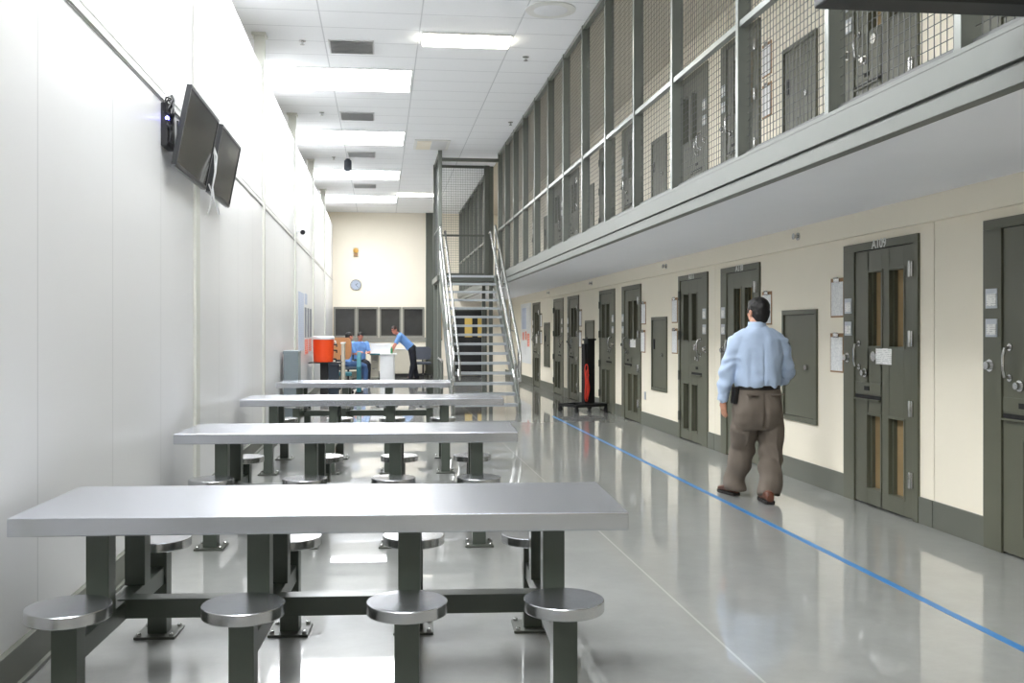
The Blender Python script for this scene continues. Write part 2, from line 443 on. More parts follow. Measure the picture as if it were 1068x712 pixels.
# ------------------------------------------------------------------ cell doors
def make_door(hinge):
    """local: origin on wall face at floor, middle of the opening; -x towards the hall, +y away from camera"""
    e = empty('door_0')
    s = 1 if hinge == 'R' else -1          # latch side towards +y for 'R'
    yl, yh = .585*s, -.585*s                # latch edge, hinge edge of the frame
    def bx(mb, x0, x1, ya, yb, z0, z1): return mb.box(x0, x1, min(ya, yb)*1.0, max(ya, yb), z0, z1)
    q = lambda d: yl-s*d                    # distance d from the latch-side frame edge
    fr = MB()
    bx(fr, -.02, .06, q(0), q(.19), 0, 2.125); bx(fr, -.02, .06, q(1.10), q(1.17), 0, 2.125)
    bx(fr, -.02, .06, q(0), q(1.17), 2.125, DH)
    bx(fr, .06, .2, q(.0), q(.05), 0, 2.14); bx(fr, .06, .2, q(1.12), q(1.17), 0, 2.14)
    fr.build('door_frame', M['olive'], e, .003)
    # leaf, its four vision openings left open
    W = [(.42, .63, 1.325, 1.935), (.75, .96, 1.325, 1.935), (.40, .61, .145, .75), (.74, .96, .145, .75)]
    lf = MB(); x0, x1 = -.008, .055
    A, B = .196, 1.094
    bx(lf, x0, x1, q(A), q(.40), .012, 2.118); bx(lf, x0, x1, q(.96), q(B), .012, 2.118)
    bx(lf, x0, x1, q(.63), q(.74), .012, 2.118)
    bx(lf, x0, x1, q(.40), q(.42), .75, 2.118); bx(lf, x0, x1, q(.61), q(.63), .012, 1.325+.61); bx(lf, x0, x1, q(.74), q(.75), .75, 2.118)
    for za, zb in ((.012, .145), (.75, 1.325), (1.935, 2.118)):
        bx(lf, x0, x1, q(.40), q(.63), za, zb); bx(lf, x0, x1, q(.74), q(.96), za, zb)
    # raised lips round the openings
    for a, b, za, zb in W:
        for (ya, yb, zc, zd) in ((a-.018, a, za-.018, zb+.018), (b, b+.018, za-.018, zb+.018), (a, b, za-.018, za), (a, b, zb, zb+.018)):
            bx(lf, x0-.006, x0, q(ya), q(yb), zc, zd)
    lf.build('door_leaf', M['olive'], e, .002)
    gap = MB(); bx(gap, -.004, .05, q(.19), q(.196), .0, 2.125); bx(gap, -.004, .05, q(1.094), q(1.10), 0, 2.125); bx(gap, -.004, .05, q(.19), q(1.10), 2.118, 2.125)
    gap.build('door_gap', M['hole'], e)
    for k, (a, b, za, zb) in enumerate(W):
        g = MB(); bx(g, .05, .058, q(a), q(b), za, zb)
        pane = g.build('vision_pane', M['visiontan'] if hinge == 'R' else M['visiondark'], e)
        rv = MB(); bx(rv, .02, .05, q(a), q(a+.02), za, zb); bx(rv, .02, .05, q(b-.01), q(b), za, zb)
        rv.build('glazing_bead', M['olive'], pane)
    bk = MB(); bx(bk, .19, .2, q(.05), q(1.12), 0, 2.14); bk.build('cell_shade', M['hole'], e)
    # hinges
    for z in (.31, .855, 1.39, 1.925):
        h = MB(); bx(h, -.035, -.018, q(1.065), q(1.115), z-.06, z+.06); h.rod((-.036, q(1.085), z-.062), (-.036, q(1.085), z+.062), .013, 10, True)
        h.build('hinge', M['chrome'] if hinge == 'R' else M['darkframe'], e, .002)
    # pull handle
    h = MB(); h.tube([(-.008, q(.265), 1.345), (-.05, q(.268), 1.335), (-.062, q(.27), 1.29), (-.062, q(.27), 1.20), (-.05, q(.268), 1.155), (-.008, q(.265), 1.145)], .011, 8)
    h.rod((-.008, q(.265), 1.345), (-.016, q(.265), 1.345), .024, 12, True); h.rod((-.008, q(.265), 1.145), (-.016, q(.265), 1.145), .024, 12, True)
    h.build('pull_handle', M['chrome'], e)
    def knob(y, z, r, name):
        k = MB(); k.rod((-.004, y, z), (-.022, y, z), r*1.25, 14, True); k.rod((-.022, y, z), (-.05, y, z), r*.8, 12, True)
        k.build(name, M['chrome'], e)
    knob(q(.07), 1.22, .034, 'lock_cylinder'); knob(q(.37), 1.10, .030, 'key_lock')
    k = MB(); k.rod((-.008, q(.50), 1.24), (-.016, q(.50), 1.24), .042, 16, True); k.build('lock_plate', M['chrome'], e)
    # food port flap
    f = MB(); bx(f, -.014, -.008, q(.2), q(.62), .93, 1.02); f.build('food_port', M['olive'], e, .002)
    f = MB(); bx(f, -.012, .01, q(.2), q(.62), .885, .915); f.build('food_port_slot', M['hole'], e)
    f = MB(); bx(f, -.034, -.008, q(.205), q(.615), .872, .884); f.build('food_port_ledge', M['olive'], e)
    f = MB(); bx(f, -.018, -.012, q(.36), q(.44), .955, .99); f.build('keyhole', M['hole'], e)
    # small plates on the latch jamb
    for z0, z1 in ((1.60, 1.73), (1.41, 1.53)):
        p = MB(); bx(p, -.026, -.02, q(.035), q(.155), z0, z1); pl = p.build('card_holder', M['galv'], e)
        p = MB(); bx(p, -.030, -.026, q(.05), q(.145), z0+.015, z1-.035); p.build('card', M['notice'], pl)
    return e

protoR, protoL = make_door('R'), make_door('L')
WHERE = ['at the right edge of the photo', 'marked A109', 'marked A110 behind the walking man', 'marked A111 left of the walking man',
         'with a white notice, right of the wheeled cart', 'directly right of the wheeled cart', 'directly left of the wheeled cart', 'second left of the wheeled cart', 'farthest one, beside the notice board']
UPW = ['the one at the right edge', 'A109', 'A110', 'A111', 'the noticed door right of the cart', 'the one directly right of the cart', 'the one directly left of the cart', 'the second one left of the cart', 'the farthest one']
first = {'R': True, 'L': True}; dn = 0
for lvl in (0, 1):
    for i, (f, n, h, num) in enumerate(DOORS):
        pr = protoR if h == 'R' else protoL
        if first[h]: d = pr; first[h] = False
        else: d = copy_tree(pr)
        dn += 1
        d.name = 'door_%d' % dn
        d.location = (XR, (f+n)/2, lvl*ZU)
        if lvl == 0: tag(d, 'olive steel lower cell door %s' % WHERE[i], 'door', 'lower cell doors', 'structure')
        else: tag(d, 'olive steel upstairs cell door above %s' % UPW[i], 'door', 'upper cell doors', 'structure')
for d in [o for o in COL.objects if o.name.startswith('door_') and o.parent is None]:
    pass
for i in (1, 2, 3):
    f, n, h, num = DOORS[i]
    d = [o for o in COL.objects if o.parent is None and o.type == 'EMPTY' and o.name == 'door_%d' % (i+1)][0]
    text_part('door_number', num, .105, (-.021, -.02 if i != 3 else .02, 2.158), (PI/2, 0, -PI/2), M['letter'], d)
# hatches in the wall between door pairs
def make_hatch():
    e = empty('access_hatch'); fr = MB(); a, z0, z1 = .385, .57, 1.655
    fr.box(-.02, .05, -a, a, z0, z0+.045); fr.box(-.02, .05, -a, a, z1-.045, z1)
    fr.box(-.02, .05, -a, -a+.04, z0+.045, z1-.045); fr.box(-.02, .05, a-.04, a, z0+.045, z1-.045)
    fr.build('hatch_frame', M['olive'], e, .003)
    MB().box(-.006, .03, -a+.045, a-.045, z0+.05, z1-.05).build('hatch_door', M['olive'], e, .002)
    MB().box(.0, .04, -a+.04, a-.04, z0+.045, z1-.045).build('hatch_gap', M['hole'], e)
    h = MB(); h.rod((-.006, -.17, 1.10), (-.03, -.17, 1.10), .028, 14, True); h.build('hatch_lock', M['chrome'], e)
    h = MB(); h.box(-.022, -.006, .22, .28, 1.18, 1.33); h.build('hatch_latch', M['black'], e, .003)
    return e
hp = make_hatch()
HW = ['right of the walking man', 'left of door A111', 'behind the wheeled cart', 'near the far end']
k = 0
for lvl in (0, 1):
    for i, (f, n) in enumerate(PANELS):
        o = hp if k == 0 else copy_tree(hp); k += 1
        o.location = (XR, (f+n)/2, lvl*ZU)
        tag(o, ('grey olive wall hatch on the lower level %s' if lvl == 0 else 'grey olive wall hatch upstairs, above the one %s') % HW[i], 'hatch', 'wall hatches of the lower level' if lvl == 0 else 'wall hatches of the upper level')
# door in the end wall under the walkway
d = empty('door_30', (2.88, YE, 0)); tag(d, 'dark door with two yellow windows in the end wall behind the staircase', 'door', None, 'structure')
fr = MB(); fr.box(-.55, -.47, -.05, 0, 0, 2.2); fr.box(.47, .55, -.05, 0, 0, 2.2); fr.box(-.55, .55, -.05, 0, 2.1, 2.2); fr.build('door_frame', M['darkframe'], d, .003)
MB().box(-.47, .47, -.03, 0, .01, 2.1).build('door_leaf', M['blackmetal'], d, .002)
MB().box(-.17, .07, -.04, -.03, 1.25, 1.88).build('vision_pane', M['yellowview'], d); MB().box(.25, .38, -.04, -.03, 1.25, 1.88).build('vision_pane', M['yellowview'], d)
h = MB(); h.tube([(.40, -.03, 1.0), (.40, -.09, 1.0), (.40, -.09, 1.15), (.40, -.03, 1.15)], .012, 8); h.build('door_handle', M['chrome'], d)

# ------------------------------------------------------------------ clipboards, notices, sensors
def make_clip():
    e = empty('clipboard')
    MB().box(-.008, 0, -.125, .125, -.175, .175).build('backing_board', M['board'], e, .002)
    MB().box(-.011, -.008, -.108, .108, -.16, .14).build('paper', M['paper'], e)
    c = MB().box(-.022, -.008, -.05, .05, .135, .17); c.rod((-.022, -.035, .175), (-.022, .035, .175), .008, 8, True)
    c.build('clip', M['chrome'], e, .002); return e
cp = make_clip()
CL = [(8.15, 1.745, 'upper clipboard on the wall left of door A109'), (8.16, 1.255, 'lower clipboard on the wall left of door A109'),
      (9.72, 1.69, 'clipboard just right of the walking man\'s head'),
      (12.91, 1.735, 'upper clipboard on the wall left of door A111'), (12.91, 1.31, 'lower clipboard on the wall left of door A111'),
      (14.49, 1.725, 'upper clipboard right of the door with the notice'), (14.52, 1.29, 'lower clipboard right of the door with the notice'),
      (19.2, 1.715, 'upper clipboard right of the seventh cell door'), (19.22, 1.285, 'lower clipboard right of the seventh cell door'),
      (24.0, 1.72, 'upper clipboard right of the farthest cell door'), (24.0, 1.29, 'lower clipboard right of the farthest cell door')]
for i, (y, z, lab) in enumerate(CL):
    o = cp if i == 0 else copy_tree(cp); o.location = (XR+.002, y, z); tag(o, 'brown '+lab+', holding a white form', 'clipboard', 'clipboards on the cell wall')
for i, (y, z, lab) in enumerate([(9.72, 1.69, 'upper'), (9.72, 1.26, 'lower')]):
    o = copy_tree(cp); o.location = (XR+.002, y, z+ZU); tag(o, 'brown %s clipboard upstairs behind the mesh, left of the nearest hatch' % lab, 'clipboard', 'clipboards on the upper level')
mono('paper_notice', MB().box(-.003, 0, -.12, .12, -.065, .065), M['notice'], 'small white paper notice taped to door A109', 'notice', (XR-.0085, 7.35, 1.245))
mono('paper_notice', MB().box(-.003, 0, -.16, .16, -.07, .07), M['notice'], 'white paper notice taped to the second door right of the cart', 'notice', (XR-.0085, 15.1, 1.255))
mono('paper_notice', MB().box(-.003, 0, -.1, .1, -.12, .12), M['notice'], 'white paper notice taped to the farthest cell door', 'notice', (XR-.0085, 24.7, 1.25))
def sensor_mb():
    m = MB(); m.rod((0, 0, 0), (-.012, 0, 0), .036, 14, True); m.rod((-.012, 0, 0), (-.05, 0, 0), .018, 10, True); m.rod((-.05, 0, 0), (-.055, 0, 0), .03, 12, True); return m
sp = None
for i, (y, lab) in enumerate([(8.86, 'right of the walking man'), (13.15, 'above the hatch left of door A111'), (17.95, 'above the wheeled cart'), (22.6, 'near the far end')]):
    if sp is None: o = sp = mono('wall_sprinkler', sensor_mb(), M['chrome'], '', '')
    else: o = sp.copy(); COL.objects.link(o)
    o.location = (XR-.045, y, 2.36); tag(o, 'small metal sprinkler head on the cream beam %s' % lab, 'sprinkler', 'sprinklers on the beam')
mono('wall_socket', MB().box(-.008, 0, -.04, .04, -.06, .06), M['galv'], 'small grey socket plate low on the wall left of the second hatch', 'socket', (XR, 14.4, .455), bevel=.002)
# notice sheets at the far end of the cell wall
nb = empty('notice_board', (XR+.001, 26.6, 0)); tag(nb, 'pale notice board with red marks on the right wall beyond the farthest cell door', 'notice board')
MB().box(-.008, 0, -.95, .95, .55, 2.22).build('board_panel', M['whitelam'], nb, .004)
for y, z, hy, hz, m in [(.3, 1.8, .4, .3, 'bluepaper'), (-.45, 1.75, .3, .35, 'paper'), (.45, 1.3, .16, .11, 'redpaper'), (-.05, 1.32, .14, .12, 'redpaper'), (-.5, 1.2, .2, .18, 'redpaper'), (.1, .95, .2, .16, 'paper')]:
    MB().box(-.0105, -.008, y-hy, y+hy, z-hz, z+hz).build('pinned_sheet', M[m], nb)

# ------------------------------------------------------------------ mesh fence of the upper level
def wire_panel(mb, a, u, w, L, Hh, pitch=.052, r=.0026):
    """rods over a rectangle from corner a along unit u (length L) and w (height Hh)"""
    a, u, w = V(a), V(u), V(w); nrm = u.cross(w)
    n = int(L/pitch)
    for i in range(1, n+1):
        p = a+u*(L*i/(n+1)); mb.rod(p, p+w*Hh, r)
    m = int(Hh/pitch)
    for j in range(1, m+1):
        p = a+w*(Hh*j/(m+1))+nrm*r*1.6; mb.rod(p, p+u*L, r)
    return mb
ZB = ZU+.045
def fence(posts, label, name='mesh_fence'):
    e = empty(name, (XF, posts[0], ZB)); tag(e, label, 'fence')
    y0 = posts[0]
    for y in posts:
        p = MB().box(-.01, .09, y-y0-.0, y-y0+.052, 0, ZC-ZB)
        p.box(-.012, .092, y-y0-.004, y-y0+.056, 0, .012)
        p.build('post', M['post'], e, .004)
    for i in range(len(posts)-1):
        a, b = posts[i]+.052-y0, posts[i+1]-y0
        if posts[i+1]-posts[i] > 2: continue
        MB().box(.0, .05, a, b, 3.60-ZB-.02, 3.60-ZB+.025).build('mid_rail', M['post'], e, .003)
        MB().box(.0, .06, a, b, ZC-ZB-.055, ZC-ZB).build('top_rail', M['post'], e, .003)
        m = wire_panel(MB(), (.055, a, 0), (0, 1, 0), (0, 0, 1), b-a, ZC-ZB-.05)
        m.box(.045, .06, a, b, .03, .045); m.box(.045, .06, a, b, .0, .01)
        m.build('wire_mesh', M['wire'], e)
    return e
near_posts = [-1.2, .1, 1.35, 2.6, 3.89, 5.12, 6.49, 8.02, 9.27, 10.49, 11.72, 12.97, 14.18, 15.44, 16.71, 17.93, 19.12, 20.30]
fence(near_posts, 'tall grey wire mesh fence along the upper walkway, from the camera to the staircase')
far_posts = [22.0+1.22*k for k in range(8)]
fence(far_posts, 'grey wire mesh fence along the upper walkway beyond the staircase')
# dark steel arm reaching out from the walkway edge
ar = empty('steel_arm', (XF-.02, 3.3, 2.575)); tag(ar, 'dark steel arm jutting from the walkway edge at the top right corner', 'bracket')
MB().box(-.90, 0, -.07, .07, .055, .22).build('arm', M['blackmetal'], ar, .012, 3)
MB().box(-.02, .0, -.10, .10, -.0, .11).build('fixing_plate', M['blackmetal'], ar, .003)

# ------------------------------------------------------------------ skylights, lamps, vents
WHO = ['above the camera', 'first in front of the camera', 'second in front of the camera', 'nearest one in view', 'second one in view', 'third one in view', 'farthest one in view']
for i, (a, b) in enumerate(SKY_Y):
    e = empty('skylight', ((SX0+SX1)/2, (a+b)/2, ZC)); tag(e, 'bright white rectangular ceiling skylight, %s' % WHO[i], 'skylight', 'ceiling skylights')
    hx, hy, t = (SX1-SX0)/2, (b-a)/2, .02
    f = MB(); f.box(-hx, hx, -hy, -hy+t, -.012, .24); f.box(-hx, hx, hy-t, hy, -.012, .24); f.box(-hx, -hx+t, -hy+t, hy-t, -.012, .24); f.box(hx-t, hx, -hy+t, hy-t, -.012, .24)
    f.build('skylight_well', M['trimwhite'], e)
    MB().box(-hx+t, hx-t, -hy+t, hy-t, .05, .07).build('diffuser', M['sky'], e)
LAMPS = [(1.11, 12.45, 'nearest one in view'), (1.02, 26.6, 'far one beyond the staircase')]
for i, (x, y, lab) in enumerate(LAMPS):
    e = empty('ceiling_lamp', (x, y, ZC)); tag(e, 'long rectangular fluorescent ceiling lamp, %s' % lab, 'lamp', 'fluorescent ceiling lamps')
    hx, hy = .56, .24
    f = MB(); f.box(-hx-.02, hx+.02, -hy-.02, hy+.02, -.02, 0); f.build('lamp_tray', M['trimwhite'], e, .004)
    l = MB(); l.rings([[V((x_, hy*math.cos(t), -.02-.055*math.sin(t))) for t in [PI*k/10 for k in range(11)]] for x_ in (-hx, hx)]); l.build('lens', M['tube'], e)
VENTS = [(-.385, 12.94, 'nearest one'), (-.41, 17.1, 'second from the camera'), (-.41, 20.8, 'third from the camera'), (-.41, 25.3, 'farthest one'), (-.39, 8.2, 'out of frame above')]
def make_vent():
    e = empty('ceiling_vent'); MB().box(-.3, .3, -.3, .3, -.012, 0).build('vent_frame', M['ventgrey'], e, .002)
    for k in range(9):
        y = -.25+k*.0625; s_ = MB(); s_.obox((0, y, -.022), (1, 0, 0), V((0, .95, .3)), V((0, -.3, .95)), .28, .028, .002); s_.build('slat', M['ventgrey'], e)
    return e
vp = make_vent()
for i, (x, y, lab) in enumerate(VENTS):
    o = vp if i == 0 else copy_tree(vp); o.location = (x, y, ZC); tag(o, 'square grey air vent in the ceiling, %s' % lab, 'vent', 'ceiling vents')
e = empty('air_unit', (1.03, 19.55, ZC)); tag(e, 'cream and grey air grille unit in the ceiling left of the stair enclosure', 'vent')
MB().box(-.36, .36, -.5, .5, -.02, 0).build('unit_frame', M['trimwhite'], e, .004); MB().box(-.30, -.02, -.42, .42, -.03, -.02).build('cream_panel', M['creamend'], e); g = MB()
MB().box(.0, .30, -.42, .42, -.028, -.02).build('grille', M['ventgrey'], e)
spm = MB(); spm.lathe([(.045, 0), (.045, -.008), (.016, -.012), (.014, -.045), (.03, -.05), (.03, -.054)], n=14)
so = None
for x, y, lab in [(-1.02, 12.75, 'left of the nearest vent'), (-1.02, 16.9, 'left of the second vent'), (2.0, 13.15, 'nearest the mesh fence'), (2.35, 17.3, 'in front of the stair enclosure'), (-1.02, 21.2, 'left of the third vent')]:
    if so is None: o = so = mono('ceiling_sprinkler', spm, M['chrome'], '', '')
    else: o = so.copy(); COL.objects.link(o)
    o.location = (x, y, ZC); tag(o, 'small chrome sprinkler head in the ceiling, %s' % lab, 'sprinkler', 'ceiling sprinklers')
e = empty('pendant_sensor', (-.72, 21.4, ZC)); tag(e, 'dark grey cylindrical device hanging from the ceiling between skylights', 'sensor')
MB().lathe([(.05, 0), (.05, -.03), (.012, -.03), (.012, -.02)], n=14).build('ceiling_plate', M['greyfab'], e); MB().lathe([(.07, -.03), (.08, -.05), (.08, -.24), (.06, -.27)], n=16).build('housing', M['greyfab'], e)
e = empty('smoke_detector', (2.0, 11.2, ZC)); tag(e, 'round flat white smoke detector on the ceiling near the mesh fence', 'detector')
MB().lathe([(.30, 0), (.30, -.006), (.27, -.012)], n=24).build('cover_ring', M['trimwhite'], e); MB().lathe([(.2, -.012), (.17, -.022), (.06, -.024)], n=24).build('detector_dome', M['white'], e)

# ------------------------------------------------------------------ dining tables
SEATX = [-1.127, -.505, .088, .666]
def make_table(x0, x1, hy=.376):
    e = empty('mess_table')
    tp = MB().box(x0, x1, -hy, hy, .668, .74); tp.build('tabletop', M['stainless'], e, .006, 3)
    MB().box(SEATX[0], SEATX[3], -.045, .045, .255, .335).build('cross_beam', M['olive2'], e, .004)
    ys = .575
    for x in SEATX:
        MB().box(x-.035, x+.035, -ys+.04, ys-.04, .25, .33).build('side_rail', M['olive2'], e, .004)
        for y in (-.235, .235):
            MB().box(x-.044, x+.044, y-.044, y+.044, .33, .668).build('leg', M['olive2'], e, .004)
        for y in (-ys, ys):
            st = MB().box(x-.045, x+.045, y-.045, y+.045, .012, .425).build('stool_post', M['olive2'], e, .004)
            MB().box(x-.095, x+.095, y-.095, y+.095, 0, .012).build('floor_plate', M['darkframe'], st, .002)
            for sx in (-.075, .075):
                for sy in (-.075, .075): MB().lathe([(.011, .012), (.011, .022), (.007, .026)], (x+sx, y+sy, 0), 8).build('anchor_bolt', M['chrome'], st)
            sm = MB().lathe([(.06, .418), (.146, .418), (.149, .422), (.149, .4585), (.1465, .4615), (.05, .4615)], (x, y, 0), 40)
            sm.build('stool_seat', M['seatsteel'], e)
    return e
T = make_table(-1.43, .95); T.location = (.04, 4.105, 0); T.rotation_euler.z = -.055
tag(T, 'long stainless steel mess table nearest the camera with eight fixed round stools', 'table', 'mess tables')
t2 = copy_tree(T); t2.location = (.03, 7.09, 0); tag(t2, 'stainless steel mess table with fixed stools, second from the camera', 'table', 'mess tables')
t3 = make_table(-1.45, 1.285); t3.location = (.02, 10.43, 0); t3.rotation_euler.z = -.04; tag(t3, 'longer stainless steel mess table with fixed stools, third from the camera', 'table', 'mess tables')
t4 = copy_tree(T); t4.location = (.03, 13.62, 0); tag(t4, 'farthest stainless steel mess table, in front of the orange drinks cooler', 'table', 'mess tables')

# ------------------------------------------------------------------ blue tape line
tp = MB(); n = 40
for i in range(n):
    a, b = 3.2+i*(16.1-3.2)/n, 3.2+(i+1)*(16.1-3.2)/n
    w = .025
    tp.add([(2.91-w, a, .0), (2.91+w, a, .0), (2.91+w, b, .0), (2.91-w, b, .0), (2.91-w, a, .0012), (2.91+w, a, .0012), (2.91+w, b, .0012), (2.91-w, b, .0012)], [(4, 5, 6, 7), (0, 4, 7, 3), (1, 2, 6, 5)]+([(0, 1, 5, 4)] if i == 0 else [])+([(2, 3, 7, 6)] if i == n-1 else []))
mono('floor_tape', tp, M['tape'], 'straight blue tape line along the polished floor', 'tape line')

# ------------------------------------------------------------------ wall screens
def make_tv(L, near):
    """local origin at the wall, centre of the screen; +y along the wall"""
    e = empty('wall_screen')
    t = math.radians(11); nx = V((math.cos(t), 0, -math.sin(t))); up = V((math.sin(t), 0, math.cos(t))); ay = V((0, 1, 0))
    c = V((.125, 0, 0)); hh = .285
    MB().obox(c-nx*.004, nx, ay, up, .014, L/2, hh).build('housing', M['bezel'], e, .006)
    fr = MB()
    for sgn in (-1, 1):
        fr.obox(c+nx*.014+up*sgn*(hh-.011), nx, ay, up, .005, L/2, .011); fr.obox(c+nx*.014+ay*sgn*(L/2-.01), nx, ay, up, .005, .01, hh-.022)
    fr.build('bezel', M['bezel'], e)
    MB().obox(c+nx*.0115, nx, ay, up, .002, L/2-.02, hh-.022).build('screen', M['screen'], e)
    MB().obox(c-up*(hh+.004)-nx*.002, nx, ay, up, .016, L/2-.01, .006).build('bottom_strip', M['bezeledge'], e)
    br = MB().box(0, .012, -.12, .12, -.12, .12); br.box(.012, .10, -.02, .02, -.04, .04); br.obox(c-nx*.03, nx, ay, up, .013, .14, .1)
    br.build('wall_bracket', M['blackmetal'], e, .003)
    return e
tv = make_tv(1.15, True); tv.location = (XL, 7.42, 2.885); tag(tv, 'dark flat screen tilted down on the left wall, nearer of the two', 'screen', 'wall screens')
tv2 = make_tv(1.04, False); tv2.location = (XL, 8.70, 2.895); tag(tv2, 'dark flat screen tilted down on the left wall, farther of the two', 'screen', 'wall screens')
e = empty('media_box', (XL, 6.88, 2.88)); tag(e, 'black box with a blue light and coiled leads behind the nearer screen', 'media box')
MB().box(0, .05, -.10, .12, -.16, .14).build('box_body', M['black'], e, .01, 3)
m = MB()
for k in range(7):
    a = .12*k; pts = [(.05+.02*math.sin(t*2+k), -.06+.05*math.cos(t+k), .16-.30*t/6.3+.03*math.sin(3*t+a)) for t in [j*.45 for j in range(14)]]
    m.tube(pts, .006, 6)
m.build('coiled_leads', M['black'], e)
m = MB(); m.tube([(.04, .06, .13), (.06, .03, .19), (.05, -.02, .215), (.03, -.06, .19), (.03, -.08, .13)], .012, 8); m.build('pale_lead', M['white'], e)
MB().ell((.045, -.10, .03), (.014, .022, .014)).build('status_light', M['led'], e)
cw = MB(); cw.tube([(-1.40, 8.10, 3.06), (-1.37, 8.09, 2.98), (-1.335, 8.06, 2.88), (-1.34, 8.02, 2.74), (-1.36, 8.00, 2.62), (-1.35, 8.01, 2.52), (-1.33, 8.1, 2.45), (-1.35, 8.25, 2.43), (-1.38, 8.32, 2.50), (-1.40, 8.22, 2.60), (-1.41, 8.12, 2.66)], .0065, 8)
cw.tube([(-1.40, 8.14, 3.05), (-1.36, 8.10, 2.9), (-1.35, 8.06, 2.76), (-1.37, 8.04, 2.60), (-1.39, 8.06, 2.46), (-1.42, 8.1, 2.40)], .006, 8)
tag(cw.build('white_cable', M['white']), 'white cables looping down between the two wall screens', 'cable')
# security camera
e = empty('security_camera', (XL, 17.45, 3.24)); tag(e, 'small white security camera with dark lens on the left wall', 'camera')
MB().rod((0, 0, 0), (.015, 0, 0), .06, 16, True).build('mount_plate', M['white'], e); b = MB(); b.rod((.01, 0, 0), (.09, 0, .0), .018, 10, True); b.build('mount_arm', M['white'], e)
b = MB(); b.rod((.10, .09, .03), (.12, -.12, -.03), .052, 16, True); b.build('camera_body', M['white'], e, .004); b = MB(); b.rod((.121, -.12, -.03), (.123, -.145, -.037), .043, 16, True); b.build('lens', M['black'], e)
# wall posters
def poster(y0, y1, z0, z1, m, label):
    o = mono('wall_poster', MB().box(0, .006, y0-(y0+y1)/2, y1-(y0+y1)/2, z0-z1, 0), M[m], label, 'poster', (XL, (y0+y1)/2, z1), 'posters on the left wall')
poster(17.85, 19.05, 1.07, 2.18, 'bluepaper', 'tall pale blue poster on the left wall, nearest the security camera')
for k in range(3): poster(19.30+.7*k, 19.72+.7*k, 1.32, 1.92, 'greypaper', 'grey poster on the left wall, %s right of the tall pale blue one' % ['first', 'second', 'third'][k])
poster(19.35, 20.15, .98, 1.28, 'redpaper', 'orange red poster low on the left wall, under the first grey poster')
poster(20.35, 21.2, 1.02, 1.28, 'redpaper', 'orange red poster low on the left wall, under the third grey poster')
poster(19.30, 19.9, 1.98, 2.2, 'bluepaper', 'small pale sheet above the first grey poster on the left wall')
# blue grey bin by the left wall
e = empty('metal_bin', (-1.345, 14.9, 0)); tag(e, 'tall blue grey metal bin standing against the left wall behind the farthest table', 'bin')
MB().box(-.11, .11, -.24, .24, .03, 1.10).build('bin_body', M['greybox'], e, .006); MB().box(-.115, .115, -.245, .245, 1.10, 1.15).build('lid', M['greybox'], e, .006); MB().box(-.10, .10, -.22, .22, 0, .03).build('plinth', M['black'], e)

# ------------------------------------------------------------------ staircase
ST = empty('staircase', (1.825, 16.6, 0)); tag(ST, 'open steel staircase with pipe handrails rising to the upper level', 'staircase')
SW = .60; RISE = ZU/15; RUN = .25
for k in range(1, 15):
    y = (k-1)*RUN; z = k*RISE
    t = MB().box(-SW+.03, SW-.03, y, y+.27, z-.035, z); t.box(-SW+.03, SW-.03, y-.008, y+.004, z-.045, z+.002)
    t.build('tread', M['galv'], ST, .003)
LY = 14*RUN
for sgn in (-1, 1):
    x0, x1 = sorted((sgn*SW, sgn*(SW-.045)))
    sl = RISE/RUN
    pl = [(-.12, 0), (.14, 0), (LY+.02, ZU-.30+.0), (LY+.02, ZU), (LY-.05, ZU), (-.12, .20)]
    MB().prism(pl, 0, x0, x1).build('stringer', M['post'], ST, .004)
    xr = sgn*(SW-.02)
    g = MB(); P = lambda yy, h: (xr, yy, max(0, (yy/RUN+1)*RISE)+h)
    g.tube([P(.05, .40), P(-.13, .50), P(-.16, .62), P(-.16, .88), P(-.13, .97), P(.05, 1.02), P(LY, 1.05)], .024, 10)
    g.tube([P(.05, .40), P(LY, .52)], .020, 10)
    for yy in (.05, 1.2, 2.35, LY-.02): g.rod(P(yy, -.12), P(yy, 1.04), .021, 10, True)
    g.build('guard_rail', M['chrome'], ST)
    xh = sgn*(SW-.12); h = MB(); Q = lambda yy, hh: (xh, yy, max(0, (yy/RUN+1)*RISE)+hh)
    h.tube([Q(.02, .58), Q(-.22, .60), Q(-.24, .70), Q(-.22, .86), Q(.0, .88), Q(LY, .92), Q(LY+.25, .74)], .020, 10)
    for yy in (.6, 1.8, 3.0): h.tube([Q(yy, .89), (xr, yy, Q(yy, .85)[2])], .010, 6)
    h.build('handrail', M['chrome'], ST)
ld = MB().box(-SW-.05, XF-.02-1.825, LY, LY+1.95, ZU-.12, ZU-.0); ld.build('landing', M['darkframe'], ST, .004)
MB().box(-SW+.03, SW-.03, LY-.012, LY, ZU-.045, ZU+.002).build('landing_nosing', M['galv'], ST, .003)
MB().box(-SW-.05, SW+.06, LY+1.90, LY+1.94, ZU, ZU+.16).build('toe_plate', M['darkframe'], ST)
for x in (-SW+.02, SW-.08):
    for y in (LY+.30, LY+1.75):
        MB().box(x-.04, x+.04, y-.04, y+.04, 0, ZU-.12).build('landing_post', M['post'], ST, .004)
# under-stair rail at left
e = empty('barrier_rail', (1.06, 16.95, 0)); tag(e, 'low grey pipe barrier beside the left foot of the staircase', 'barrier')
b = MB(); b.tube([(0, -.2, .92), (.05, .7, .92), (.05, 1.6, .92)], .022, 10); b.build('top_rail', M['chrome'], e)
b = MB(); b.tube([(0, -.2, .45), (.05, .7, .45), (.05, 1.6, .45)], .020, 10); b.build('lower_rail', M['chrome'], e)
for y in (-.15, .7, 1.55):
    b = MB(); b.rod((.01 if y < 0 else .05, y, 0), (.01 if y < 0 else .05, y, .93), .022, 10, True); b.build('upright', M['post'], e)
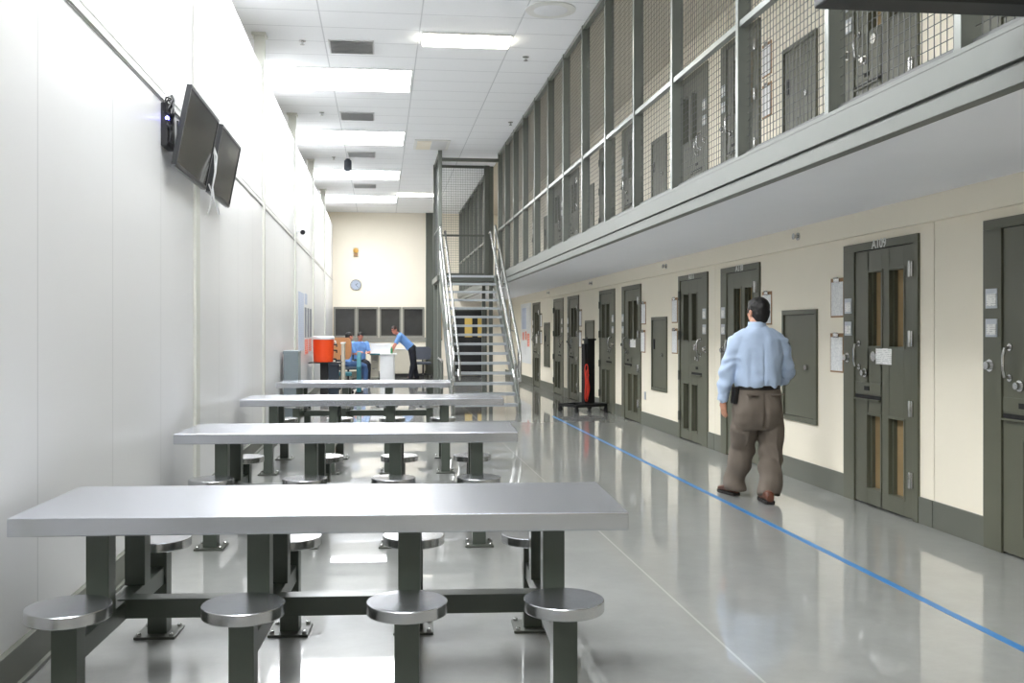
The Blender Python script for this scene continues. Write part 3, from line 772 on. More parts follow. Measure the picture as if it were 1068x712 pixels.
# mesh enclosure at the head of the stairs
EN = empty('mesh_enclosure', (1.24, 20.12, ZU)); tag(EN, 'grey mesh cage round the landing at the head of the staircase', 'enclosure')
hz = ZC-ZU; W_ = XF-.01-1.24
for x, y, top in ((0, 0, hz), (0, 1.85, hz)): MB().box(x-.04, x+.04, y-.04, y+.04, 0, top).build('post', M['post'] if y == 0 else M['darkframe'], EN, .004)
MB().box(W_-.12, W_+.0, 1.79, 1.87, 0, hz).build('post', M['darkframe'], EN, .004)
MB().box(.04, W_, .0, .06, 2.40, 2.47).build('header_beam', M['darkframe'], EN, .004)
MB().box(.04, W_-.12, 1.82, 1.86, hz-.06, hz).build('header_beam', M['darkframe'], EN, .004); MB().box(.04, W_-.12, 1.82, 1.86, 1.0, 1.04).build('mid_rail', M['darkframe'], EN, .003)
MB().box(-.02, .02, .04, 1.81, hz-.06, hz).build('side_rail', M['darkframe'], EN, .003); MB().box(-.02, .02, .04, 1.81, 1.0, 1.04).build('side_rail', M['darkframe'], EN, .003)
wire_panel(MB(), (.04, 1.84, .02), (1, 0, 0), (0, 0, 1), W_-.16, hz-.08, .055).build('wire_mesh', M['wire'], EN)
wire_panel(MB(), (0, .04, .02), (0, 1, 0), (0, 0, 1), 1.77, hz-.08, .055).build('wire_mesh', M['wire'], EN)

# ------------------------------------------------------------------ wheeled cart with a black column and red cord
e = empty('wheeled_cart', (3.62, 16.95, 0), .45); tag(e, 'tall black column on a low wheeled base, with a red cord', 'cart')
b = MB()
for y in (-.24, .24): b.box(-.36, .36, y-.03, y+.03, .10, .15)
for x in (-.36, 0, .33): b.box(x, x+.05, -.24, .24, .10, .15)
b.build('base_frame', M['blackmetal'], e, .004)
for x in (-.33, .33):
    for y in (-.24, .24):
        c = MB(); c.rod((x-.018, y, .045), (x+.018, y, .045), .045, 14, True); c.box(x-.026, x+.026, y-.02, y+.02, .07, .10); c.build('caster', M['black'], e)
MB().box(.06, .22, -.06, .06, .15, 1.28).build('column', M['blackmetal'], e, .01); MB().box(.0, .05, -.05, .05, .15, 1.22).build('side_column', M['black'], e, .006)
MB().box(.04, .24, -.075, .075, 1.28, 1.31).build('column_cap', M['black'], e, .004)
rc = MB()
for k in range(3):
    rc.tube([(.02+.012*k+(.035-.012*k)*math.sin(t)+.012*math.sin(3*t+k), -.07-.012*k, .52+(.33-.07*k)*math.cos(t)-.02*k) for t in [j*PI/14 for j in range(29)]], .011, 6)
rc.build('red_cord', M['red'], e)

# ------------------------------------------------------------------ people
def remesh(mb, name, m, parent, voxel, smooth=3, wrinkle=0, wscale=9, seed=0, wfun=None):
    o = mb.build(name, m, None)
    md = o.modifiers.new('r', 'REMESH'); md.mode = 'VOXEL'; md.voxel_size = voxel; md.use_smooth_shade = True
    sm = o.modifiers.new('s', 'SMOOTH'); sm.factor = .5; sm.iterations = smooth
    dg = bpy.context.evaluated_depsgraph_get(); me = bpy.data.meshes.new_from_object(o.evaluated_get(dg))
    COL.objects.unlink(o); bpy.data.objects.remove(o)
    if wrinkle or wfun:
        off = []
        for v in me.vertices:
            a = wrinkle*noise.noise(V((v.co.x*wscale+seed, v.co.y*wscale, v.co.z*wscale*1.4))) if wrinkle else 0
            if wfun: a += wfun(v.co)
            off.append(v.co+v.normal*a)
        for v, c in zip(me.vertices, off): v.co = c
    me.name = name; me.polygons.foreach_set('use_smooth', [True]*len(me.polygons))
    me.materials.clear(); me.materials.append(m)
    o = bpy.data.objects.new(name, me); COL.objects.link(o)
    if parent: o.parent = parent
    return o

def ring(c, ax, ay, rx, ry, n=20, e=2.3):
    c, ax, ay = V(c), V(ax), V(ay); out = []
    for j in range(n):
        t = 2*PI*j/n; ct, st = math.cos(t), math.sin(t)
        out.append(c+ax*(rx*abs(ct)**(2/e)*(1 if ct >= 0 else -1))+ay*(ry*abs(st)**(2/e)*(1 if st >= 0 else -1)))
    return out

def limb(mb, pts, rs, n=14, sub=4, end=True):
    """smooth tapered tube through joints"""
    pts = [V(p) for p in pts]; P = []; R = []
    for i in range(len(pts)-1):
        p0 = pts[max(i-1, 0)]; p1 = pts[i]; p2 = pts[i+1]; p3 = pts[min(i+2, len(pts)-1)]
        for k in range(sub):
            t = k/sub
            q = .5*((2*p1)+(p2-p0)*t+(2*p0-5*p1+4*p2-p3)*t*t+(3*p1-p0-3*p2+p3)*t**3)
            P.append(p1.lerp(p2, t)*.45+q*.55); R.append(rs[i]*(1-t)+rs[i+1]*t)
    P.append(pts[-1]); R.append(rs[-1])
    mb.tube(P, R, n)
    mb.ell(pts[0], (rs[0],)*3)
    if end: mb.ell(pts[-1], (rs[-1],)*3)
    return mb

def hand(mb, w, d, nrm, thumb, size=1, curl=.5):
    """w wrist point, d direction of the fingers, nrm palm normal (towards the palm side), thumb side"""
    w, d, nrm, thumb = V(w), V(d).normalized(), V(nrm).normalized(), V(thumb).normalized(); s = size
    pc = w+d*.05*s
    mb.rings([ring(w+d*(k*s), thumb, nrm, a*s, b*s, 12) for k, a, b in ((-.01, .026, .020), (.02, .034, .019), (.055, .041, .017), (.088, .041, .014))])
    L = [.070, .080, .074, .058]
    for i in range(4):
        b = w+d*(.085*s)+thumb*((.030-.020*i)*s); p = [b]; dd = d.copy(); ln = L[i]*s
        for j, fr in enumerate((.42, .32, .26)):
            dd = (dd+nrm*curl*(.35+.25*j)).normalized(); p.append(p[-1]+dd*ln*fr)
        mb.tube([b-d*.02*s]+p, [.0095*s, .0095*s, .0085*s, .0078*s, .006*s], 8); mb.ell(p[-1], (.0065*s,)*3, n=8, m=6)
    b = w+d*.028*s+thumb*.030*s; p1 = b+(thumb*.7+d*.7+nrm*.3).normalized()*.036*s; p2 = p1+(thumb*.25+d*.9+nrm*.4).normalized()*.030*s
    mb.tube([w+d*.015*s+thumb*.012*s, b, p1, p2], [.014*s, .012*s, .0095*s, .007*s], 8); mb.ell(p2, (.007*s,)*3, n=8, m=6)

def frame(fwd, up):
    f = V(fwd).normalized(); u = V(up); r = f.cross(u).normalized(); u = r.cross(f).normalized()
    return Matrix((r, f, u)).transposed()      # columns: right, forward, up

def head(body, c, F, s=1):
    """c = head centre, F = 3x3 (right, forward, up); adds skull, face, ears to the body builder"""
    c = V(c); g = lambda x, y, z: c+F@V((x*s, y*s, z*s))
    body.ell(g(0, -.008, .022), (.074*s, .094*s, .090*s), F, 20, 14)
    body.ell(g(0, .022, -.045), (.058*s, .066*s, .070*s), F, 18, 12)
    body.ell(g(0, .052, -.092), (.030*s, .030*s, .022*s), F)       # chin
    body.ell(g(0, .084, .024), (.046*s, .012*s, .010*s), F)        # brow
    for x in (-1, 1):
        body.ell(g(x*.035, .062, -.022), (.020*s, .020*s, .018*s), F)   # cheek
        body.ell(g(x*.076, -.008, -.012), (.010*s, .020*s, .032*s), F)  # ear
    body.tube([g(0, .084, .018), g(0, .098, -.010), g(0, .108, -.030), g(0, .090, -.040)], [.008*s, .011*s, .015*s, .010*s], 10)
    body.ell(g(0, .086, -.063), (.022*s, .010*s, .006*s), F)

def face_parts(c, F, parent, s=1, glasses=False):
    c = V(c); g = lambda x, y, z: c+F@V((x*s, y*s, z*s))
    for x in (-1, 1): MB().ell(g(x*.031, .078, .003), (.011*s, .008*s, .007*s), F, 12, 8).build('eye', M['eye'], parent)
    MB().ell(g(0, .092, -.064), (.020*s, .006*s, .005*s), F, 12, 8).build('mouth', M['lip'], parent)
    for x in (-1, 1): MB().ell(g(x*.032, .092, .024), (.018*s, .005*s, .004*s), F, 12, 6).build('eyebrow', M['hair'], parent)
    if glasses:
        b = MB()
        for x in (-1, 1):
            b.tube([g(x*.034+.024*math.cos(t), .100, .002+.016*math.sin(t)) for t in [k*PI/8 for k in range(17)]], .003*s, 6)
            b.tube([g(x*.058, .1, .008), g(x*.082, .0, .006)], .003*s, 6)
        b.tube([g(-.01, .102, .004), g(.01, .102, .004)], .003*s, 6)
        b.build('glasses', M['black'], parent)

def shoe(mb, heel, toe, m, parent, w=.047, h=.085):
    heel, toe = V(heel), V(toe); f = (toe-heel); L = f.length; f.normalize(); r = f.cross(V((0, 0, 1))).normalized(); u = r.cross(f)
    up = MB(); rs = []
    for k, hw, hh in ((0, .55, .62), (.06, .75, .95), (.2, .85, 1.0), (.38, .88, .95), (.55, .98, .72), (.75, 1.0, .52), (.9, .82, .42), (1.0, .45, .28)):
        rs.append(ring(heel+f*(L*k)+u*(.018+h*hh*.5), r, u, w*hw, h*hh*.5, 16, 2.4))
    up.rings(rs); a = up.build('shoe', m, parent)
    so = MB(); ss = []
    for k, hw in ((0, .62), (.06, .82), (.3, .82), (.6, 1.0), (.8, 1.0), (.95, .75), (1.0, .5)):
        p = heel+f*(L*k); ss.append([p-r*(w*hw*1.04), p+r*(w*hw*1.04), p+r*(w*hw*1.04)+u*.024, p-r*(w*hw*1.04)+u*.024])
    so.rings(ss, True, False); so.build('sole', M['sole'], a)

# ---- walking man, seen from behind
def walking_man():
    Yb = 8.02
    P = lambda x, y, dy=0: onY(x, y, Yb+dy)
    base = P(786, 525); base.z = 0
    root = empty('person', base); tag(root, 'man walking away in pale blue long sleeved shirt, taupe trousers and brown shoes', 'person')
    R_, F_ = V((1, 0, 0)), V((0, 1, 0))
    # joints from the photo
    neck = P(789, 341); headc = P(790, 325, .03)
    shL, shR = P(769, 358), P(811.5, 358, .01)
    elL, elR = P(759, 387, .03), P(820.5, 387, .03); wrL = P(754, 415.5, .07); wrR = P(809, 400, .19)
    hipL, hipR = P(778, 425), P(803, 425)
    knL, knR = P(774.5, 466, .13), P(803.5, 466, -.02)
    anL, anR = P(766.5, 505, .20), P(802.5, 512, -.22)
    loc = lambda mb: shift(mb, base)
    # --- body (one continuous surface)
    b = MB(); HF = frame(V((-.28, 1, -.02)), V((.02, .02, 1)))
    head(b, headc, HF, 1.02)
    limb(b, [headc+V((0, -.01, -.06)), neck+V((0, 0, 0)), neck+V((0, -.0, -.07))], [.058, .060, .075])
    b.rings([ring(P(x, y, dy), R_, F_, rx, ry) for x, y, dy, rx, ry in ((790, 430, 0, .165, .11), (790, 405, 0, .155, .105), (789, 380, 0, .175, .11), (789, 360, 0, .19, .105), (789, 349, 0, .14, .08), (789, 343, 0, .07, .06))])
    limb(b, [shL, elL, wrL], [.055, .042, .028]); limb(b, [shR, elR, wrR], [.055, .042, .028])
    hand(b, wrL+V((0, .0, -.012)), V((.10, .10, -1)), V((.85, .35, 0)), V((-.25, .9, 0)), 1.02, .42)
    hand(b, wrR, V((-.9, .4, -.1)), V((0, -.6, -.6)), V((0, .3, .9)), 1.0, .5)
    for h_, k_, a_ in ((hipL, knL, anL), (hipR, knR, anR)): limb(b, [h_, k_, a_], [.085, .055, .04])
    limb(b, [anL, anL+V((-.01, .12, -.06))], [.038, .03]); limb(b, [anR, anR+V((0.01, .14, -.08))], [.038, .03])
    body = remesh(loc(b), 'body', M['skin'], root, .0055, 4)
    face_parts(headc-base, HF, body, 1.02)
    # --- hair
    h = MB(); g = lambda x, y, z: headc+HF@V((x, y, z))
    h.ell(g(0, -.018, .040), (.088, .106, .090), HF, 20, 14); h.ell(g(0, -.046, -.010), (.082, .074, .085), HF, 18, 12)
    h.ell(g(0, -.056, -.055), (.064, .050, .058), HF); h.ell(g(0, .045, .078), (.06, .045, .035), HF)
    for x in (-1, 1): h.ell(g(x*.072, .012, .010), (.012, .024, .036), HF)
    remesh(loc(h), 'hair', M['hair'], root, .006, 4, .004, 34)
    # --- shirt: torso, yoke and two long sleeves, a little bloused over the belt
    s = MB()
    prof = [(790.5, 405, 0, .178, .125), (790.5, 401.5, 0, .196, .142), (790, 396, 0, .204, .15), (790, 385, 0, .206, .148), (789.5, 372, 0, .222, .142), (789.5, 362, 0, .222, .132), (789.5, 354, 0, .205, .118), (789.5, 348, 0, .165, .100), (789.5, 343.5, 0, .115, .085), (789.5, 340, .008, .082, .074)]
    s.rings([ring(P(x, y, dy), R_, F_, rx, ry, 28, 2.4) for x, y, dy, rx, ry in prof])
    limb(s, [P(777, 351), shL, (shL+elL)/2, elL, (elL+wrL)/2+V((-.008, 0, 0)), wrL+V((0, 0, .006))], [.075, .084, .080, .074, .062, .046], 18)
    limb(s, [P(803, 351), shR, (shR+elR)/2, elR, (elR+wrR)/2+V((.02, 0, 0)), wrR], [.075, .084, .080, .072, .060, .045], 18)
    sb = V(base)
    def folds(co):
        w = co+sb; d = 0
        x = w.x-P(790, 380).x
        # sleeve and side drags, vertical box pleat, blousing over the belt
        d += .006*math.sin(w.z*52+9*noise.noise(w*5))*max(0, min(1, (abs(x)-.17)*12))
        if abs(x) < .2 and w.y < Yb:
            d -= .010*math.exp(-((x-.008)/.012)**2)*max(0, min(1, (1.36-w.z)*6))
            d += .004*math.exp(-((x-.07-.08*(1.3-w.z))/.03)**2)-.008*math.exp(-((x+.11)/.02)**2)*max(0, min(1, (1.35-w.z)*5))
            d += .007*math.sin(38*x+7*noise.noise(w*4))*max(0, min(1, (1.16-w.z)*9))
        return d
    sh = remesh(loc(s), 'shirt', M['shirt'], root, .0075, 3, .012, 8, 3, folds)
    c = MB(); c.rings([ring(P(789.5, y, .006), R_, F_, rx, ry, 24, 2) for y, rx, ry in ((342, .086, .080), (337.5, .077, .072), (335.5, .073, .068), (336, .064, .060), (342, .066, .062))], False); loc(c).build('collar', M['shirt'], sh)
    cf = MB(); dd = (wrL-elL).normalized(); cf.rings([ring(wrL+dd*t, V((1, 0, 0)), V((0, 1, 0)), rr, rr*1.02, 20, 2) for t, rr in ((-.045, .046), (-.04, .049), (.012, .047), (.014, .038))], True); loc(cf).build('cuff', M['shirt'], sh, .001)
    # --- trousers
    t = MB()
    t.rings([ring(P(x, y, dy), R_, F_, rx, ry, 28, 2.5) for x, y, dy, rx, ry in ((790.5, 402, 0, .182, .128), (790.5, 408, 0, .188, .136), (790.5, 418, -.004, .204, .150), (790, 430, -.006, .216, .158), (790, 440, 0, .214, .146), (790, 447, .006, .19, .122))])
    limb(t, [hipL, P(776, 447, .04), knL, P(770, 486, .14), P(766.5, 500, .16), P(766, 510.5, .16)], [.112, .112, .106, .101, .097, .094], 22, end=False)
    limb(t, [hipR, P(804.5, 447, .0), knR, P(803, 490, -.10), P(802.5, 505, -.16), P(802, 516.5, -.19)], [.112, .112, .104, .098, .095, .092], 22, end=False)
    def tf(co):
        w = co+sb; d = 0; x = w.x-P(790, 430).x
        low = max(0, min(1, (.55-w.z)*3))
        d += .010*math.sin(w.z*30+x*26+6*noise.noise(w*3))*(.25+.75*low)
        if w.y < Yb+.1: d -= .022*math.exp(-((x-.015)/.014)**2)*max(0, min(1, (.93-w.z)*7))*(1 if w.z > .62 else 0)
        if w.y < Yb: 
            for px_ in (-.105, .125): d += .008*(math.exp(-((x-px_)/.008)**2))*max(0, min(1, (.62-w.z)*6))
        return d
    tr = remesh(loc(t), 'trousers', M['trousers'], root, .0085, 3, .012, 6, 11, tf)
    for px_ in (-.10, .125):      # back pocket welts
        pk = MB(); q = P(790, 410.5); pk.obox((q.x+px_, Yb-.139, q.z), (1, .0, -.08 if px_ < 0 else .08), (0, 1, 0), (0, 0, 1), .055, .012, .004); loc(pk).build('pocket_welt', M['trousers'], tr)
    bl = MB(); bl.rings([ring(P(790.5, y), R_, F_, rx, ry, 28, 2.5) for y, rx, ry in ((405.6, .187, .134), (405.4, .191, .138), (401.6, .191, .137), (401.4, .185, .132))]); loc(bl).build('belt', M['belt'], root)
    ph = MB(); q = P(767.5, 412); ph.obox((q.x-.012, Yb-.005, q.z), (1, 0, 0), (0, 1, 0), (.1, 0, 1), .018, .045, .072); loc(ph).build('phone_holster', M['belt'], root, .008, 3)
    # --- shoes: left foot forward and flat, right heel just lifting
    hl = P(768.5, 513.3, .10)-base; hl.z = .006; shoe(None, hl, hl+V((-.05, .285, -.004)), M['shoe'], root, .050, .09)
    hr = P(803.5, 523, -.33)-base; hr.z = .004; shoe(None, hr, hr+V((.04, .285, .0)), M['shoe'], root, .050, .09)
    return root
walking_man()

# ---- generic dressed figure for the people at the far desk
def figure(label, base, J, shirt, trousers, skin, hairm, facing, shoem, sleeves='short', glasses=False, longhair=False, vox=.010):
    root = empty('person', base); tag(root, label, 'person')
    b = MB(); HF = frame(facing, J.get('headup', V((0, 0, 1)))); hc = V(J['head'])
    head(b, hc, HF, 1.0); up = HF@V((0, 0, 1))
    limb(b, [hc-up*.06, V(J['neck']), V(J['chest'])], [.055, .056, .09])
    sp = [V(J['pelvis']), (V(J['pelvis'])+V(J['chest']))/2, V(J['chest'])]
    ax = V(J['right']).normalized(); dirv = (sp[2]-sp[0]).normalized(); ay = dirv.cross(ax).normalized()
    tors = [(sp[0], .155, .11), (sp[1], .145, .10), (sp[2], .165, .105), (V(J['neck'])-dirv*.03, .10, .07), (V(J['neck'])+dirv*.01, .06, .055)]
    b.rings([ring(c, ax, ay, rx, ry) for c, rx, ry in tors])
    for sd in 'LR':
        sh, el, wr = V(J['sh'+sd]), V(J['el'+sd]), V(J['wr'+sd]); limb(b, [sh, el, wr], [.05, .040, .027])
        d = (wr-el).normalized(); d = V(J.get('hd'+sd, d)); hand(b, wr, d, J.get('hn'+sd, V((0, 0, -1))), J.get('ht'+sd, ax*(-1 if sd == 'R' else 1)), 1.0, .35)
        hp, kn, an = V(J['hip'+sd]), V(J['kn'+sd]), V(J['an'+sd]); limb(b, [hp, kn, an], [.085, .055, .038])
        limb(b, [an, an+V(J['toe']).normalized()*.10+V((0, 0, -.05))], [.034, .026])
    body = remesh(b, 'body', skin, root, vox*.7, 3); face_parts(hc, HF, body, 1.0, glasses)
    h = MB(); g = lambda x, y, z: hc+HF@V((x, y, z))
    h.ell(g(0, -.016, .040), (.083, .104, .086), HF, 18, 12); h.ell(g(0, -.05, -.01), (.074, .064, .08), HF)
    if longhair: h.ell(g(0, -.05, -.08), (.08, .06, .10), HF)
    remesh(h, 'hair', hairm, root, .008, 3, .005, 30)
    s = MB(); s.rings([ring(c, ax, ay, rx+.022, ry+.022, 24) for c, rx, ry in [(sp[0]+dirv*.02, .150, .112)]+[tors[1], tors[2]]]+[ring(tors[3][0], ax, ay, .125, .09, 24), ring(V(J['neck'])-dirv*.0, ax, ay, .07, .066, 24)])
    for sd in 'LR':
        sh, el, wr = V(J['sh'+sd]), V(J['el'+sd]), V(J['wr'+sd])
        if sleeves == 'short': limb(s, [sh, sh.lerp(el, .72)], [.072, .062])
        else: limb(s, [sh, el, wr], [.072, .060, .043])
    remesh(s, 'shirt', shirt, root, vox, 3, .008, 9, 2)
    t = MB(); t.rings([ring(c, ax, ay, rx, ry, 24) for c, rx, ry in ((sp[0]-dirv*.08, .168, .125), (sp[0]-dirv*.02, .175, .132), (sp[0]+dirv*.05, .165, .125))])
    for sd in 'LR': limb(t, [V(J['hip'+sd]), V(J['kn'+sd]), V(J['an'+sd])+V((0, 0, -.02))], [.108, .082, .066], 16, end=False)
    remesh(t, 'trousers', trousers, root, vox, 3, .008, 8, 5)
    for sd in 'LR':
        an = V(J['an'+sd]); td = V(J['toe']).normalized(); hl = an-td*.08; hl.z = .004+J.get('lift', 0); shoe(None, hl, hl+td*.27, shoem, root, .047, .085)
    return root

# officer bent over the desk, looking back towards the camera, both hands on the desk top
J = dict(head=(-.31, -.22, 1.475), neck=(-.20, -.12, 1.36), chest=(-.08, -.02, 1.23), pelvis=(.20, .04, .95), right=(.12, 1, 0), headup=V((-.25, .05, 1)),
         shL=(-.16, -.22, 1.30), elL=(-.28, -.30, 1.05), wrL=(-.36, -.27, .855), shR=(-.12, .17, 1.30), elR=(-.28, .20, 1.06), wrR=(-.40, .16, .855),
         hdL=V((-1, -.1, -.1)), hdR=V((-1, -.1, -.1)), htL=V((0, 1, 0)), htR=V((0, -1, 0)),
         hipL=(.20, -.06, .90), knL=(.24, -.08, .50), anL=(.16, -.10, .09), hipR=(.22, .12, .90), knR=(.28, .12, .50), anR=(.36, .14, .09), toe=V((-1, -.12, 0)))
figure('officer in blue shirt and dark trousers bending over the white desk', (.70, 28.2, 0), J, M['shirt2'], M['darktrousers'], M['skin2'], M['hair2'], V((-.55, -1, -.12)), M['belt'], 'short', True)
# seated pair
def seated(turn):
    c, s_ = math.cos(turn), math.sin(turn); rot = lambda x, y, z: (x*c-y*s_, x*s_+y*c, z)
    return dict(head=rot(0, .03, 1.30), neck=rot(0, 0, 1.16), chest=rot(0, -.02, 1.0), pelvis=rot(0, -.06, .60), right=rot(1, 0, 0),
        shL=rot(-.19, 0, 1.09), elL=rot(-.24, .10, .84), wrL=rot(-.14, .30, .84), shR=rot(.19, 0, 1.09), elR=rot(.24, .10, .84), wrR=rot(.12, .30, .86),
        htL=rot(1, 0, 0), htR=rot(-1, 0, 0), hipL=rot(-.10, 0, .56), knL=rot(-.13, .42, .50), anL=rot(-.13, .40, .10), hipR=rot(.10, 0, .56), knR=rot(.13, .42, .50), anR=rot(.13, .45, .10), toe=V(rot(0, 1, 0)))
figure('seated person in blue shirt and jeans, back half turned, left of the desk', (-.86, 25.9, 0), seated(-1.05), M['shirt2'], M['jeans'], M['skin2'], M['hair'], V((.8, .5, 0)), M['whiteshoe'], 'short', False, True)
figure('seated person in blue shirt and black trousers facing the hall, behind the desk end', (-.58, 27.5, 0), seated(PI+.25), M['shirt2'], M['darktrousers'], M['skin2'], M['hair'], V((.15, -1, -.1)), M['belt'], 'short')

# ------------------------------------------------------------------ far desk area
def office_chair(name, label, loc, rz, backm, seatm, bw=.46, bh=.46, bz=.60, arms=False, cat='chair'):
    e = empty(name, loc, rz); tag(e, label, cat)
    # seat faces +y, back at -y
    s = MB().box(-.24, .24, -.22, .25, .42, .50); s.build('seat', seatm, e, .03, 3)
    bk = MB(); rs = []
    for k in range(9):
        z = bz+bh*k/8; w = bw/2*(1-.28*abs(2*k/8-1)**5); y = -.25-.05*k/8
        rs.append(ring((0, y, z), V((1, 0, 0)), V((0, 1, 0)), w, .028, 24, 3.5))
    bk.rings(rs); bk.build('backrest', backm, e)
    st = MB(); st.tube([(0, -.1, .40), (0, -.27, .42), (0, -.29, bz+.1)], .022, 8); st.rod((0, 0, .12), (0, 0, .43), .028, 12, True); st.build('column', M['black'], e)
    for k in range(5):
        a = 2*PI*k/5+.3; l = MB(); l.tube([(0, 0, .13), (.27*math.cos(a), .27*math.sin(a), .085)], [.026, .017], 8); ll = l.build('star_leg', M['black'], e)
        c = MB(); c.rod((.27*math.cos(a)-.02*math.sin(a), .27*math.sin(a)+.02*math.cos(a), .035), (.27*math.cos(a)+.02*math.sin(a), .27*math.sin(a)-.02*math.cos(a), .035), .035, 12, True); c.build('caster', M['black'], ll)
    return e
office_chair('wood_backed_chair', 'chair with a rounded tan wooden back and teal seat, right of the orange cooler', (-.90, 22.3, 0), .05, M['tanback'], M['teal'], .46, .50, .80)
e = empty('screen_panel', (-.505, 22.75, 0)); tag(e, 'teal upright fabric panel between the wooden backed chair and the seated pair', 'panel')
MB().prism([(-.35, .03), (.30, .03), (.30, .95), (.10, .95), (-.35, .62)], 0, -.05, .05).build('panel_face', M['teal'], e, .02, 3)
for y in (-.30, .24): MB().box(-.09, .09, y-.03, y+.03, 0, .03).build('foot', M['black'], e, .004)
office_chair('visitor_chair', 'dark grey padded chair right of the bending officer', (1.30, 29.6, 0), PI, M['greyfab'], M['greyfab'], .52, .40, .56)
office_chair('desk_chair', 'dark office chair under the seated person facing the hall', (-.58, 27.56, 0), PI+.25, M['navybox'], M['navybox'], .46, .44, .60)
office_chair('task_chair', 'dark office chair under the half turned seated person', (-.86, 25.9, 0), -1.05, M['navybox'], M['navybox'], .44, .36, .56)
# white desk
e = empty('office_desk', (.0, 27.7, 0)); tag(e, 'white office desk with a broad end panel where the officer leans', 'desk')
MB().box(-.30, .46, -.45, .35, .775, .81).build('desk_top', M['whitelam'], e, .004)
MB().box(-.31, -.02, -.47, -.45, .77, .815).build('edge_strip', M['teal'], e)
MB().box(-.02, .36, -.40, -.34, 0, .775).build('end_panel', M['white'], e, .004)
MB().box(-.28, -.06, -.02, .30, .12, .775).build('drawer_unit', M['beige'], e, .004); MB().box(.30, .40, -.3, .3, 0, .775).build('side_panel', M['whitelam'], e, .004)
for z in (.36, .60): MB().box(-.24, -.12, -.035, -.02, z, z+.02).build('drawer_pull', M['chrome'], e)
MB().box(-.06, .0, -.02, .28, 0, .12).build('plinth', M['black'], e)
e = empty('white_box', (.02, 27.80, .8105)); tag(e, 'wide white box lying on the desk top between the seated pair and the officer', 'box')
MB().box(-.30, .26, -.20, .20, 0, .25).build('box_body', M['white'], e, .006); MB().box(-.31, .27, -.21, .21, .22, .285).build('lid', M['white'], e, .006)
e = empty('bottle', (.31, 27.42, .81)); tag(e, 'small green bottle on the desk by the officer\'s hands', 'bottle')
MB().lathe([(.032, 0), (.034, .01), (.034, .12), (.014, .16), (.014, .19)], n=14).build('bottle_body', M['green'], e); MB().lathe([(.017, .19), (.017, .215), (.012, .22)], n=12).build('cap', M['white'], e)
# low cabinet under the windows
e = empty('low_cabinet', (.62, 30.72, 0)); tag(e, 'long low beige cabinet against the end wall under the windows', 'cabinet')
MB().box(-.66, .78, -.24, .24, .10, .86).build('cabinet_body', M['beige'], e, .004); MB().box(-.62, .74, -.20, .22, 0, .10).build('plinth', M['black'], e); MB().box(-.68, .80, -.26, .24, .86, .89).build('cabinet_top', M['whitelam'], e, .003)
for x in (-.48, -.12, .24, .60): MB().box(x-.165, x+.165, -.255, -.24, .14, .83).build('cabinet_door', M['beige'], e, .003)
# cooler on its cart
e = empty('drinks_cart', (-1.14, 20.1, 0)); tag(e, 'small dark table carrying the orange drinks cooler by the left wall', 'table')
MB().box(-.33, .34, -.28, .28, .785, .81).build('table_top', M['black'], e, .004); MB().box(-.10, .06, -.08, .08, .05, .785).build('pedestal', M['black'], e, .006)
MB().box(-.26, .26, -.24, .24, 0, .05).build('base', M['black'], e, .006)
e = empty('drinks_cooler', (-1.17, 20.0, .81)); tag(e, 'large orange drinks cooler with white lid standing on the dark table', 'cooler')
MB().lathe([(.185, 0), (.20, .01), (.212, .25), (.217, .46), (.20, .465)], n=32).build('cooler_body', M['orange'], e); MB().lathe([(.218, .465), (.226, .47), (.226, .515), (.21, .53), (.08, .535)], n=32).build('lid', M['white'], e)
t = MB()
for z in (.36, .24): t.rod((.205, -.03, z), (.27, -.05, z), .016, 10, True); t.rod((.27, -.05, z+.012), (.27, -.05, z-.05), .014, 10, True)
t.rod((.19, -.03, .06), (.26, -.05, .06), .020, 10, True); t.rod((.26, -.05, .07), (.26, -.05, .0), .014, 10, True)
t.build('spigot', M['black'], e)
h = MB(); h.tube([(.21, .0, .44), (.245, .0, .43), (.25, .0, .38), (.215, .0, .37)], .010, 8); h.build('side_handle', M['white'], e)
e = empty('storage_box', (-1.06, 20.75, 0)); tag(e, 'dark blue grey storage box on the floor behind the cooler table', 'box')
MB().box(-.18, .17, -.2, .2, 0, .72).build('box_body', M['navybox'], e, .01); MB().box(-.19, .18, -.21, .21, .72, .77).build('lid', M['navybox'], e, .006)
e = empty('partition_panel', (-.80, 20.75, 0)); tag(e, 'cream upright end panel with rounded top just right of the orange cooler', 'panel')
pp = [(-.35, .06), (.30, .06), (.30, .9), (.2, 1.1), (.0, 1.18), (-.35, 1.18)]
MB().prism(pp, 1, .30, .36).build('panel_back', M['beige'], e, .004) if False else None
MB().box(-.03, .035, -.28, .40, .0, 1.18).build('panel_body', M['beige'], e, .012, 3); MB().box(-.045, .05, -.30, .42, 1.18, 1.205).build('cap_strip', M['whitelam'], e, .006)
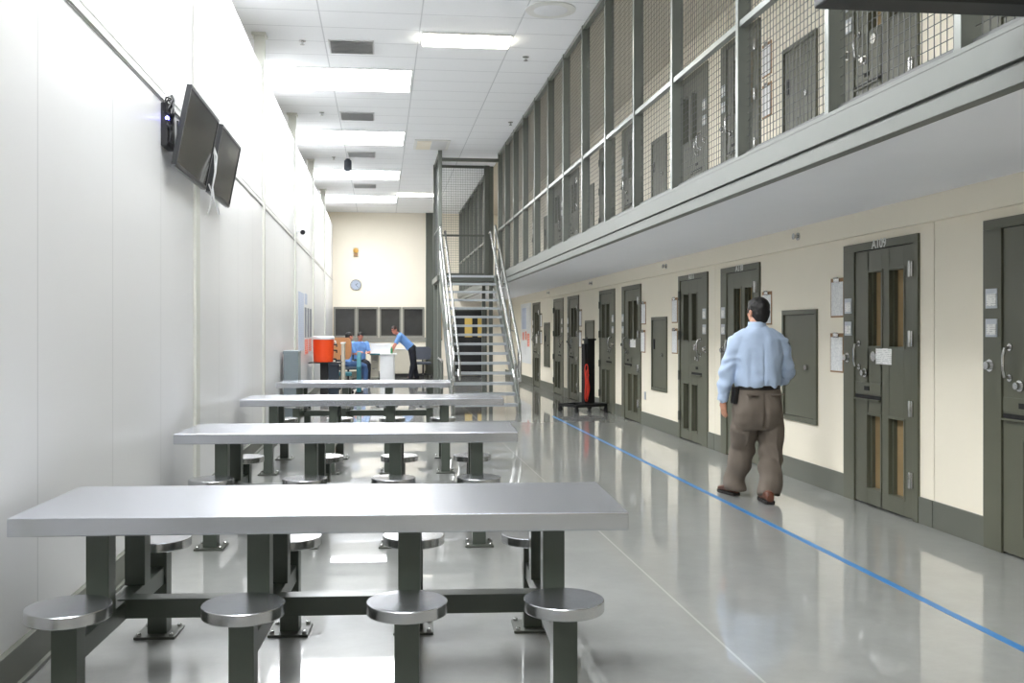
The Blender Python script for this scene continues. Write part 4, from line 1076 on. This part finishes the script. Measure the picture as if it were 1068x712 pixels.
# board with tan panel near the column
e = empty('wall_board', (1.86, YE, 1.15)); tag(e, 'narrow tan board with dark edge on the end wall beside the olive column', 'board')
MB().box(-.12, .12, -.03, 0, 0, 1.06).build('dark_edge', M['hole'], e, .003); MB().box(-.04, .11, -.045, -.03, .04, 1.0).build('tan_face', M['tanboard'], e)
# clock and alarm on the end wall
e = empty('wall_clock', (-.79, YE, 2.925)); tag(e, 'round white wall clock on the end wall above the windows', 'clock')
c = MB(); c.rings([[V((r*math.cos(2*PI*k/32), y, r*math.sin(2*PI*k/32))) for k in range(32)] for r, y in ((.17, 0), (.175, -.02), (.17, -.045), (.155, -.045), (.152, -.03))]); c.build('rim', M['winframe'], e)
c = MB(); c.rod((0, -.01, 0), (0, -.032, 0), .154, 32, True); c.build('dial', M['dial'], e)
for ang, L, w in ((.9, .075, .007), (2.4, .115, .005)):
    h = MB(); u = V((math.sin(ang), 0, math.cos(ang))); h.obox(u*L*.42+V((0, -.036, 0)), u, (0, 1, 0), u.cross(V((0, 1, 0))), L*.58, .002, w); h.build('clock_hand', M['black'], e)
for k in range(12):
    a = PI*k/6; u = V((math.sin(a), 0, math.cos(a))); h = MB(); h.obox(u*.132+V((0, -.033, 0)), u, (0, 1, 0), u.cross(V((0, 1, 0))), .012, .0015, .004); h.build('hour_mark', M['black'], e)
e = empty('wall_alarm', (-.79, YE, 3.98)); tag(e, 'small amber wall light on the end wall above the clock', 'wall light')
MB().box(-.09, .09, -.03, 0, -.16, .14).build('back_plate', M['beige'], e, .004)
MB().ell((0, -.07, .04), (.085, .07, .085)).build('globe', M['amber'], e); MB().box(-.06, .06, -.09, -.03, -.15, -.05).build('housing', M['board'], e, .006)

# ------------------------------------------------------------------ world and colour management
w = bpy.data.worlds.new('world'); SC.world = w; w.use_nodes = True
w.node_tree.nodes['Background'].inputs[0].default_value = (.8, .85, .9, 1); w.node_tree.nodes['Background'].inputs[1].default_value = .4
vs = SC.view_settings
vs.view_transform = 'Standard'; vs.look = 'None'; vs.gamma = 1; vs.use_curve_mapping = False
vs.exposure = 0.9
